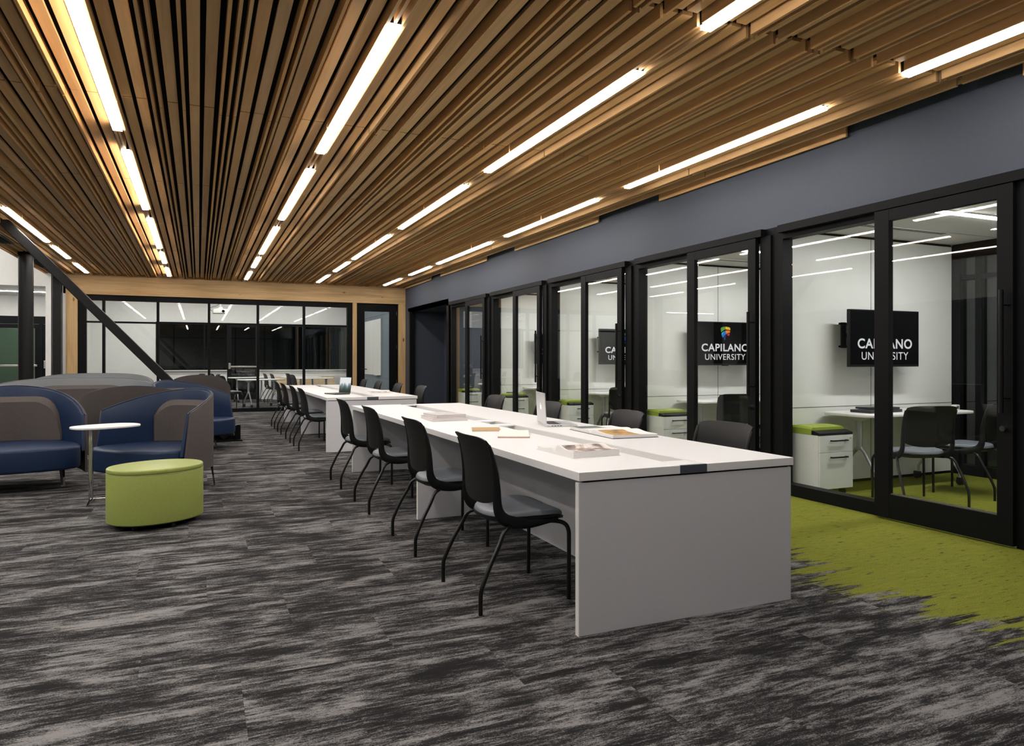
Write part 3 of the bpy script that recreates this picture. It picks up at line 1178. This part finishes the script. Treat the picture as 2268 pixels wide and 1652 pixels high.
def make_lounge(label, loc, rz, W=1.18, D=.74, top=.955, tip=.74, inner=None, outer=None, cush=None, group=None, name='lounge_seat',
                seat_front=-.30, plate=.15):
    """opens toward -y; shell tips at y=0"""
    inner, outer, cush = inner or M_BLUEVINYL, outer or M_TAUPE, cush or M_TAUPE
    t = thing(name, label, 'lounge seat', loc, rz, group)
    path = shell_path(W, D)
    n = len(path)
    # arc-length parameter
    ln = [0]
    for a, b in zip(path, path[1:]):
        ln.append(ln[-1] + math.dist(a, b))
    tot = ln[-1]

    def top_z(i):
        u = min(ln[i], tot - ln[i]) / (tot / 2)
        return tip + (top - tip) * (1 - (1 - u) ** (1.7 if W < 2 else 3.0))
    for nm, d0, d1, mm, zoff in (('outer_shell', 0.0, .022, outer, 0), ('inner_lining', .0222, .050, inner, -.004)):
        A, B = inset_open(path, d0), inset_open(path, d1)
        rings = []
        for i in range(n):
            ax, ay = A[i]
            bx_, by = B[i]
            zt = top_z(i) + zoff
            zb = plate if nm == 'outer_shell' else .36
            u = min(ln[i], tot - ln[i]) / (tot / 2)
            fwd = .085 * max(0, 1 - u / .18)
            ring = []
            for z, dd in ((zb, 0), ((zb + zt) / 2, 0), (zt - .012, 0), (zt, .25)):
                k_ = (zt - z) / (zt - zb)
                ring.append((ax + (bx_ - ax) * dd, ay - fwd * k_ + (by - ay) * dd, z))
            for z, dd in ((zt, .25), (zt - .012, 0), ((zb + zt) / 2, 0), (zb, 0)):
                k_ = (zt - z) / (zt - zb)
                ring.append((bx_ + (ax - bx_) * dd, by - fwd * k_ + (ay - by) * dd, z))
            rings.append(ring)
        MB().loft(rings).build(nm, mm, t, smooth=True)
    # piping along the rim
    mid = inset_open(path, .024)
    MB().tube([(mid[i][0], mid[i][1], top_z(i) + .002) for i in range(n)], .0045, 6).build('piping', inner, t, smooth=True)
    # seat block, bulging forward past the tips
    ins = inset_open(path, .0515)
    ol = [p_ for p_ in ins]
    x1 = ins[-1][0]
    m_ = 14
    for k in range(m_ + 1):
        a = pi * k / m_
        ol.append((x1 * cos(a) * (1 if abs(cos(a)) > .99 else 1), ins[-1][1] - .02 + (seat_front + .02) * sin(a) ** .62))
    mb = MB()
    mb.slab(ol, .205, .425, .030, 4)
    mb.build('seat', inner, t, smooth=True)
    # back cushion following the inside of the shell
    inn = inset_open(path, .052)
    inn2 = inset_open(path, .135)
    rings = []
    for i in range(n):
        u = ln[i] / tot
        if .24 <= u <= .76:
            e = min(u - .24, .76 - u) / .26
            zt = .44 + (top - .115 - .44) * (max(0, 1 - (1 - min(1, e / .62)) ** 2.6)) ** .5
            zt = max(zt, .46)
            k_ = min(1, .25 + e * 2.2)
            a_, b_ = Vector(inn[i]), Vector(inn[i]).lerp(Vector(inn2[i]), k_)
            b2 = Vector(inn[i]).lerp(Vector(inn2[i]), k_ * .35)
            rings.append([(a_.x, a_.y, .426), (a_.x, a_.y, zt), (b2.x, b2.y, zt + .004), (b_.x, b_.y, zt - .05 * k_), (b_.x, b_.y, (zt + .43) / 2), (b_.x, b_.y, .426)])
    MB().loft(rings).build('back_cushion', cush, t, smooth=True)
    # four splayed polished legs
    for sx in (-1, 1):
        for y0_, y1_ in ((.02, -.03), (D * .70, D * .74)):
            x = sx * W * .33
            MB().tube([(x, y0_ + .14 * (y0_ < .1), .206), (x + sx * .012, y1_ + .12 * (y0_ < .1), .0)], [.026, .017], 4, flat=.45).build('leg', M_CHROME, t)
    return t


def inset_open(path, d):
    out = []
    n = len(path)
    for i in range(n):
        p, q = Vector(path[max(0, i - 1)]), Vector(path[min(n - 1, i + 1)])
        tt = (q - p).normalized()
        nn = Vector((tt.y, -tt.x))
        out.append(tuple(Vector(path[i]) + nn * d))
    return out


make_lounge('navy and taupe curved lounge seat cut by the left edge of the photo', (-1.64, 8.13, 0), radians(9), W=1.26, D=.80, top=.985, tip=.71, seat_front=-.33)
make_lounge('navy lounge seat with taupe outer shell behind the green ottoman', (-.47, 7.64, 0), radians(-42), W=1.10, D=.68, tip=.76, plate=.20)
make_lounge('taupe curved lounge seat turned away, between the two navy seats', (-.72, 10.02, 0), radians(182), W=1.26, D=.70, outer=M_TAUPE_DARK, top=.95, seat_front=-.16)
make_lounge('long grey lounge seat with wide back behind the navy seats', (-1.62, 11.80, 0), radians(0), W=2.35, D=.80, inner=M_GREYVINYL, outer=M_TAUPE, top=.985)
make_lounge('farthest long grey lounge seat in front of the timber post', (-1.95, 16.35, 0), 0, W=2.25, D=.85, inner=M_GREYVINYL, outer=M_TAUPE, top=.975)
make_lounge('far navy lounge seat facing the work tables by the steel brace', (.02, 10.92, 0), radians(42), W=1.10, D=.70, top=.96)
make_lounge('far taupe lounge seat turned away beside the classroom glass', (.0, 14.75, 0), radians(180), W=1.12, outer=M_TAUPE_DARK, top=.985)


# ------------------------------------------------------------------ ottomans and side tables
def make_ottoman(label, loc, rz):
    t = thing('ottoman', label, 'ottoman', loc, rz, 'lime ottomans by the lounge seats')
    ol = ellipse(.345, .28, 56, 2.15)
    MB().slab(ol, .045, .4115, .010, 3).build('side_cover', M_LIME, t, smooth=True)
    MB().slab(inset(ol, .001), .412, .45, .014, 4).build('top_cushion', M_LIME, t, smooth=True)
    MB().tube([(x, y, .4118) for x, y in inset(ol, .0)] + [(*inset(ol, .0)[0], .4118)], .002, 5).build('piping', M_LIME, t, smooth=True)
    MB().slab(inset(ol, .03), .034, .0448).build('base', M_RUBBER, t)
    for x, y in ((.23, .12), (-.23, .12), (.23, -.12), (-.23, -.12), (0, -.23), (0, .23)):
        MB().wheel((x, y, .017), .017, .028).build('castor', M_RUBBER, t, smooth=True)
    return t


ot = make_ottoman('lime green oval ottoman on castors in front of the navy lounge seat', (-.300, 6.13, 0), radians(32))
dup(ot, (-1.79, 6.58, 0), radians(20), 'lime green ottoman just showing at the left edge of the photo')


def make_side(label, loc, rz):
    t = thing('side_table', label, 'side table', loc, rz, 'white laptop side tables')
    ol = [(x + .125, y) for x, y in ellipse(.28, .19, 48, 2.6)]
    MB().slab(ol, .648, .668, .006, 3).build('tabletop', M_TABLEWHITE, t, smooth=True)
    MB().box(.0, .36, -.04, .04, .640, .6475).build('top_plate', M_SATIN, t)
    MB().tube([(0, 0, .012), (0, 0, .64)], .019, 16).build('post', M_CHROME, t, smooth=True)
    for a in (-120, 60, 0):
        d = Vector((cos(radians(a)), sin(radians(a)), 0))
        q = .26 if a != 0 else .34
        MB().tube([(0, 0, .028), tuple(d * q * .4 + Vector((0, 0, .018))), tuple(d * q + Vector((0, 0, .009)))], [.014, .010, .008], 8).build('foot', M_CHROME, t, smooth=True)
    return t


st = make_side('white oval side table on chrome post between the two navy lounge seats', (-.87, 7.26, 0), radians(30))
dup(st, (-2.33, 7.02, 0), radians(16), 'white oval side table just showing at the left edge of the photo')

# ------------------------------------------------------------------ steel structure
Y_B = 11.95
cl = MB().cyl((-2.86, 15.36), .118, 0, 3.30, 32).build('trim_2', M_STEEL, smooth=True)
struct(cl, 'round black steel column at the lobby edge', 'column')
p = MB().box(-2.90, -2.745, 18.20, 18.42, 0, 3.2).build('trim_3', M_STEEL, bevel=.004)
struct(p, 'square black steel post beside the timber post', 'post')
br = root('trim_4', 'diagonal black steel brace from the ceiling to the floor', 'brace')
# axis of the tube in the plane y = Y_B
a, b = Vector((-2.62, Y_B, 3.33)), Vector((.40, Y_B, .05))
d_ = (b - a).normalized()
nrm = Vector((d_.z, 0, -d_.x))
h = .063
mb = MB()
rings = []
for q in (a, b):
    rings.append([q + nrm * (h * s1) + Vector((0, .063 * s2, 0)) for s1, s2 in ((-1, -1), (1, -1), (1, 1), (-1, 1))])
mb.loft(rings).build('brace_tube', M_STEEL, br, bevel=.01)
mb = MB()
mb.box(.10, .62, Y_B - .15, Y_B + .15, 0, .02)
mb.box(.12, .60, Y_B - .012, Y_B + .012, .02, .24)
mb.box(.22, .24, Y_B - .13, Y_B + .13, .02, .24)
mb.box(.52, .54, Y_B - .13, Y_B + .13, .02, .24)
mb.build('base_plate', M_BLACKFRAME, br)

# ------------------------------------------------------------------ back wall: timber frame, glass front, door
YB = 18.5
o = MB().box(-2.74, 5.0, YB - .10, YB + .12, 2.725, 3.30).build('trim_5', M_GLULAM_X, bevel=.004)
struct(o, 'pale glued timber beam across the end of the room', 'beam')
for k, (x0, x1, lb) in enumerate(((-2.69, -2.465, 'left of the classroom glass'), (3.615, 3.72, 'between classroom glass and end door'),
                                  (4.815, 5.0, 'right of the end door'))):
    o = MB().box(x0, x1, YB - .10, YB + .12, 0, 2.724).build('trim_%d' % (6 + k), M_GLULAM_Z, bevel=.004)
    struct(o, 'pale glued timber post ' + lb, 'post')
w1 = root('window_1', 'black framed classroom glass front of six bays with a top transom', 'window')
fr = MB()
fr.box(-2.465, 3.615, YB - .05, YB + .07, 2.60, 2.724)
fr.box(-2.465, 3.615, YB - .05, YB + .07, 0, .09)
fr.box(-2.465, -2.30, YB - .05, YB + .07, .09, 2.60)
fr.box(3.48, 3.615, YB - .05, YB + .07, .09, 2.60)
for x in (-1.964, -.865, .226, 1.324, 2.415):
    fr.box(x - .028, x + .028, YB - .055, YB + .07, .09, 2.60)
fr.box(-2.30, 3.48, YB - .03, YB + .05, 2.095, 2.135)
fr.build('window_frame', M_BLACKFRAME, w1)
for a, b in ((-2.30, -1.99), (-1.94, -.89), (-.84, .20), (.25, 1.30), (1.35, 2.39), (2.44, 3.48)):
    MB().box(a, b, YB + .005, YB + .015, .09, 2.60).build('glass_pane', M_GLASS, w1)
dr = root('door_1', 'black framed glass door at the end of the room', 'door')
fr = MB()
fr.box(3.72, 3.76, YB - .03, YB + .09, 0, 2.724)
fr.box(4.775, 4.815, YB - .03, YB + .09, 0, 2.724)
fr.box(3.76, 4.775, YB - .03, YB + .09, 2.68, 2.724)
fr.build('door_frame', M_BLACKFRAME, dr)
lf = MB()
lf.box(3.765, 3.94, YB + .0, YB + .045, .01, 2.675)
lf.box(4.59, 4.77, YB + .0, YB + .045, .01, 2.675)
lf.box(3.94, 4.59, YB + .0, YB + .045, .01, .26)
lf.box(3.94, 4.59, YB + .0, YB + .045, 2.52, 2.675)
lf = lf.build('door_leaf', M_BLACKFRAME, dr)
MB().box(3.93, 4.60, YB + .018, YB + .026, .25, 2.53).build('glass_pane', M_GLASS, dr)
MB().tube([(3.86, YB - .005, 1.02), (3.86, YB - .05, 1.02), (3.99, YB - .05, 1.02)], .011, 10).build('lever_handle', M_HANDLE, dr, smooth=True)
for z in (.62, 1.55, 2.42):
    MB().box(4.768, 4.780, YB - .034, YB - .002, z, z + .11).build('hinge', M_SATIN, dr)

# ------------------------------------------------------------------ classroom behind the glass
mb = MB()
mb.box(-3.0, -2.92, YB + .12, 24.4, 0, 3.4)                       # left side
mb.box(-2.92, -1.2, 24.3, 24.42, 0, 3.4)
mb.box(-1.2, 5.0, 24.3, 24.42, 2.43, 3.4)
mb.box(-1.2, .82, 24.3, 24.42, 0, .92)
mb.box(1.79, 5.0, 24.3, 24.42, 0, .92)
struct(mb.build('wall_back', M_WHITEWALL), 'white classroom wall with low knee wall below the night windows', 'wall')
mb = MB()
mb.box(5.0, 5.08, YB + .12, 24.42, 0, 3.4)
struct(mb.build('wall_classroom', M_BLUEGREY), 'blue grey panelled classroom side wall seen through the end door', 'wall')
mb = MB()
for y in (19.9, 20.9, 21.1, 22.5, 23.5):
    mb.box(4.9988, 5.0001, y, y + .006, 0, 2.78)
mb.box(4.9988, 5.0001, 18.7, 24.3, 2.60, 2.61)
mb.box(4.9988, 5.0001, 18.7, 24.3, .72, .726)
struct(mb.build('trim_9', M_SEAM), 'dark panel joints on the classroom side wall', 'trim')
struct(MB().box(-3.0, 5.08, YB + .12, 24.42, 3.40, 3.5).build('ceiling_classroom', M_WHITEWALL), 'white classroom ceiling', 'ceiling')
wb = thing('whiteboard', 'white dry-erase board on blue grey wall behind the end door', 'whiteboard', (4.97, 22.2, .80), 0)
MB().box(0, .022, -1.1, 1.1, 0, 1.70).build('board', M_WHITEBOARD, wb, bevel=.002)
MB().box(-.05, 0, -.9, -.4, -.02, 0).build('pen_tray', M_SATIN, wb)
nw = root('window_12', 'wide dark classroom window showing the night garden', 'window')
fr = MB()
for a, b in ((-1.2, .82), (1.79, 5.0)):
    fr.box(a, b, 24.32, 24.40, .92, .96)
    fr.box(a, b, 24.32, 24.40, 2.37, 2.43)
for x in (-1.2, .14, 2.9, 3.95, 4.95):
    fr.box(x, x + .05, 24.32, 24.40, .96, 2.37)
fr.build('window_frame', M_BLACKFRAME, nw)
MB().box(-1.15, .82, 24.355, 24.365, .96, 2.37).build('glass_pane', M_GLASSDARK, nw)
MB().box(1.79, 4.95, 24.355, 24.365, .96, 2.37).build('glass_pane', M_GLASSDARK, nw)
sl = MB()
sl.box(-1.2, .82, 24.22, 24.31, .92, .945)
sl.box(1.79, 5.0, 24.22, 24.31, .92, .945)
sl.build('sill', M_WHITEWALL, nw)
d = root('door_7', 'dark glass classroom exit door with a push bar', 'door')
fr = MB()
fr.box(.82, .95, 24.30, 24.38, 0, 2.43)
fr.box(1.66, 1.79, 24.30, 24.38, 0, 2.43)
fr.box(.95, 1.66, 24.30, 24.38, 0, .2)
fr.box(.95, 1.66, 24.30, 24.38, 2.3, 2.43)
fr.build('door_frame', M_BLACKFRAME, d)
MB().box(.94, 1.67, 24.335, 24.345, .19, 2.31).build('glass_pane', M_GLASSDARK, d)
pb = MB()
pb.box(.86, 1.74, 24.20, 24.25, 1.02, 1.075)
pb.box(.86, .93, 24.19, 24.30, .97, 1.16)
pb.build('push_bar', M_SATIN, d, bevel=.006)
# casework
cb = thing('low_cabinet', 'low maple fronted cabinet under the classroom windows', 'cabinet', (3.16, 24.0, 0))
MB().box(-.98, .98, -.16, .21, 0, .78).build('cabinet_body', M_WHITEWALL, cb)
for k in range(3):
    MB().box(-.93 + k * .625, -.93 + k * .625 + .61, -.18, -.161, .10, .73).build('door', M_MAPLE, cb, bevel=.002)
# classroom lights: recessed rows
for a in (0, 1, 2):
    for b in (0, 1):
        t = thing('ceiling_light', 'white linear classroom ceiling light, %s, %s' % (('left', 'middle', 'right')[a], ('near row', 'far row')[b]), 'ceiling light',
                  (-1.4 + a * 2.3, 20.0 + b * 2.6, 3.38), 0, 'classroom ceiling lights')
        MB().box(-.6, .6, -.075, .075, .0, .019).build('housing', M_WHITEWALL, t)
        MB().box(-.59, .59, -.065, .065, -.006, -.0002).build('diffuser', M_CLASSLIGHT, t)
pj = thing('projector', 'white ceiling projector hanging behind the classroom glass', 'projector', (.54, 21.0, 2.52))
MB().slab(rrect(-.19, .19, -.15, .15, .03), 0, .12, .012, 3).build('projector_body', M_CABWHITE, pj, smooth=True)
MB().tube([(.07, -.151, .06), (.07, -.165, .06)], .035, 18).build('lens', M_SCREENBLACK, pj, smooth=True)
MB().cyl((0, 0), .022, .16, .88, 12).build('drop_pole', M_CABWHITE, pj, smooth=True)
mb = MB()
mb.box(-.08, .08, -.05, .05, .1215, .14)
mb.box(-.05, .05, -.03, .03, .14, .18)
mb.build('mount', M_CABWHITE, pj)
MB().tube([(-.19, .02, .06), (-.25, .02, .10), (-.24, .01, .16), (-.12, 0, .20), (-.02, 0, .26)], .006, 6, smooth_n=4).build('cable', M_RUBBER, pj, smooth=True)

cg = 'classroom tables'
M_T = M_CABWHITE
fc = make_flip('white classroom table nearest the glass on splayed white legs', (1.55, 20.35, 0), radians(20), 1.15, .62, cg, mt=M_SILVER)
dup(fc, (1.40, 22.9, 0), radians(10), 'white classroom table in front of the exit door')
dup(fc, (3.05, 21.3, 0), radians(-8), 'white classroom table in front of the maple cabinet')
dup(fc, (2.9, 22.9, 0), radians(5), 'white classroom table close to the maple cabinet')
dup(fc, (-.6, 21.2, 0), radians(90), 'white classroom table on the left behind the lounge seats')
GC = 'classroom chairs'
for x, y, r, lb in ((.72, 19.6, 15, 'nearest the classroom glass beside a table'), (.55, 22.9, 10, 'in front of the exit door push bar'),
                    (1.98, 22.3, 5, 'left of the maple cabinet'), (2.12, 21.7, 5, 'paired left of the maple cabinet'),
                    (2.52, 20.2, 8, 'directly behind the far end of the white table'), (2.62, 22.2, 8, 'in front of the maple cabinet door'),
                    (-.10, 22.4, 200, 'just above the far taupe seat'), (-1.15, 20.7, 0, 'just above the far navy seat'), (.30, 21.4, 190, 'under the left end of the push bar')):
    dup(ch0, (x, y, 0), radians(r), 'black classroom chair ' + lb, GC)

# ------------------------------------------------------------------ lobby on the left
mb = MB()
mb.box(-9, -3.03, YB, YB + .12, 2.876, 5.3)
mb.box(-9, -3.03, 21.4, 21.5, 2.30, 2.876)
mb.box(-3.03, -3.0, YB, 21.5, 0, 3.4)
mb.box(-3.03, -2.93, YB - .32, YB + .12, 0, 3.13)
mb.box(-9.0, -4.9, 21.4, 21.5, 0, 2.3)
struct(mb.build('wall_lobby', M_WHITEWALL), 'white lobby wall over the entrance doors', 'wall')
struct(MB().box(-9, -3.03, YB + .12, 21.5, 2.877, 2.95).build('ceiling_vestibule', M_WHITEWALL), 'white vestibule ceiling', 'ceiling')
struct(MB().box(-2.745, -2.69, YB - .1, YB + .1, 0, 3.1).build('trim_10', M_WHITEWALL), 'white sliver of wall between steel and timber posts', 'trim')
mb = MB()
mb.box(-9.1, -9, -7, 21.5, 2.9, 5.3)
struct(mb.build('wall_left', M_WHITEWALL), 'white far lobby wall', 'wall')
struct(MB().box(-9.1, -9, -7, 21.5, 0, 2.9).build('wall_left_lower', M_BLUEGREY_DARK), 'dark lower lobby wall', 'wall')
struct(MB().box(-9.1, 9, -7.1, -7, 0, 5.3).build('wall_front', M_WHITEWALL), 'white wall behind the camera', 'wall')
struct(MB().box(-3.06, -3.0, -7, YB, 3.345, 5.3).build('wall_upper', M_WHITEWALL), 'white wall above the timber ceiling edge', 'wall')
struct(MB().box(-9.1, -3.0, -7, 21.5, 5.3, 5.4).build('ceiling_lobby', M_WHITEWALL), 'white high lobby ceiling', 'ceiling')
t = thing('ceiling_light', 'thin white light line in the vestibule ceiling above the entrance doors', 'ceiling light', (-4.9, 20.0, 2.876))
MB().box(-1.85, 1.85, -.04, .04, -.008, -.0005).build('housing', M_WHITEWALL, t)
MB().box(-1.84, 1.84, -.032, .032, -.014, -.0082).build('diffuser', M_LOBBYLIGHT, t)
for k, x in enumerate((-3.75, -5.1)):
    v = thing('ceiling_vent', 'pale square vent in the vestibule ceiling, ' + ('right of the round column' if k == 0 else 'left of the round column'),
              'ceiling vent', (x, 20.8, 2.876), 0, 'vestibule ceiling vents')
    MB().box(-.25, .25, -.12, .12, -.008, -.0005).build('vent_frame', M_ROOMCEIL, v)
    mb = MB()
    for q in range(5):
        mb.box(-.22, .22, -.1 + q * .045, -.08 + q * .045, -.0105, -.0082)
    mb.build('slot', M_GREYWHEEL, v)
for k in range(5):  # unseen pendants, added to brighten the lobby and its white walls
    t = thing('ceiling_light', 'unseen added pendant light high in the lobby, number %s from the entrance' % ('one', 'two', 'three', 'four', 'five')[k], 'ceiling light',
              (-6.0, 17.0 - 4.6 * k, 4.8), 0, 'added high lobby lights')
    MB().box(-1.5, 1.5, -.1, .1, 0, .08).build('housing', M_WHITEWALL, t)
    MB().box(-1.49, 1.49, -.095, .095, -.01, -.0005).build('diffuser', M_LOBBYLIGHT, t)
    rods = MB()
    for x in (-1.2, 1.2):
        rods.cyl((x, 0), .006, .08, .5, 6)
    rods.build('hanger', M_SATIN, t)
ed = root('door_8', 'black framed double entrance doors with green tinted glass and push bars', 'door')
fr = MB()
fr.box(-4.9, -3.03, 21.36, 21.46, 2.17, 2.36)
for a, b in ((-4.9, -4.82), (-3.70, -3.62), (-3.12, -3.03)):
    fr.box(a, b, 21.36, 21.46, 0, 2.17)
fr.build('door_frame', M_BLACKFRAME, ed)
for a, b in ((-4.82, -3.70), (-3.62, -3.12)):
    lf = MB()
    lf.box(a, a + .09, 21.38, 21.43, .01, 2.16)
    lf.box(b - .09, b, 21.38, 21.43, .01, 2.16)
    lf.box(a + .09, b - .09, 21.38, 21.43, .01, .22)
    lf.box(a + .09, b - .09, 21.38, 21.43, 2.06, 2.16)
    lo = lf.build('door_leaf', M_BLACKFRAME, ed)
    MB().box(a + .08, b - .08, 21.40, 21.41, .21, 2.07).build('glass_pane', M_GLASSGREEN, lo)
    pb = MB()
    pb.box(a + .10, b - .03, 21.29, 21.34, 1.09, 1.14)
    pb.box(a + .03, a + .09, 21.28, 21.38, 1.04, 1.24)
    pb.build('push_bar', M_SATIN, lo, bevel=.006)
MB().box(-4.5, -4.05, 21.30, 21.37, 2.06, 2.15).build('door_closer', M_BLACKFRAME, ed)
# beyond the entrance: outer vestibule wall
struct(MB().box(-9, -3.0, 24.2, 24.3, 0, 3.4).build('wall_entrance', mat('pale_green_wall', (.36, .40, .35), .7)), 'pale wall beyond the entrance doors', 'wall')
struct(MB().box(-9, -3.0, 21.5, 24.3, 3.0, 3.1).build('ceiling_entrance', M_WHITEWALL), 'ceiling beyond the entrance doors', 'ceiling')
t = thing('ceiling_light', 'ceiling light beyond the entrance doors', 'ceiling light', (-4.6, 22.6, 2.99))
MB().box(-.5, .5, -.06, .06, -.006, -.0005).build('housing', M_WHITEWALL, t)
MB().box(-.49, .49, -.05, .05, -.012, -.0062).build('diffuser', M_CLASSLIGHT, t)

# ------------------------------------------------------------------ night garden
struct(MB().box(-12, 16, 24.43, 40, -.3, -.06).build('ground_garden', M_SOIL), 'dark ground outside the classroom windows', 'ground')
struct(MB().box(9.01, 16, -7, 24.42, -.3, -.06).build('ground_side', M_SOIL), 'dark ground outside the study room windows', 'ground')


def shrub(label, loc, n, rx, ry, rz_, seed):
    rnd = random.Random(seed)
    mb = MB()
    for k in range(n):
        u, v, w_ = rnd.gauss(0, .45), rnd.gauss(0, .45), rnd.random()
        c = Vector((u * rx, v * ry, w_ * rz_))
        m = Matrix.Rotation(rnd.random() * 6.3, 3, 'Z') @ Matrix.Rotation(rnd.uniform(-1, 1), 3, 'X')
        s = rnd.uniform(.05, .09)
        vs = [mb.bm.verts.new(c + m @ Vector(q)) for q in ((-s, 0, 0), (0, -s * .5, .01), (s, 0, 0), (0, s * .5, .01))]
        mb.bm.faces.new(vs)
    t_ = thing('shrub', label, 'shrub', loc)
    mb.build('foliage', M_LEAF, t_)
    st_ = MB()
    for k in range(5):
        st_.tube([(.05 * k - .1, 0, 0), ((k - 2) * rx * .3, .02, rz_ * .8)], .012, 6)
    st_.build('stem', M_BARK, t_)
    return t_


for k, (x, y, r) in enumerate(((3.15, 26.3, .07), (4.7, 27.2, .09))):
    tr_ = thing('tree', 'pale tree trunk outside the classroom windows, ' + ('behind the third bay from the right' if k == 0 else 'near the right end'), 'tree', (x, y, -.06))
    MB().tube([(0, 0, 0), (.04, 0, 1.2), (-.03, .02, 2.6), (.05, 0, 4.4)], [r, r * .85, r * .7, r * .5], 10, smooth_n=4).build('trunk', M_BARK, tr_, smooth=True)
shrub('dark leafy shrub outside the middle classroom window', (1.95, 26.4, -.06), 500, .55, .5, 1.3, 3)
shrub('dark leafy shrub outside the exit door', (.1, 27.0, -.06), 400, .5, .5, 2.2, 5)
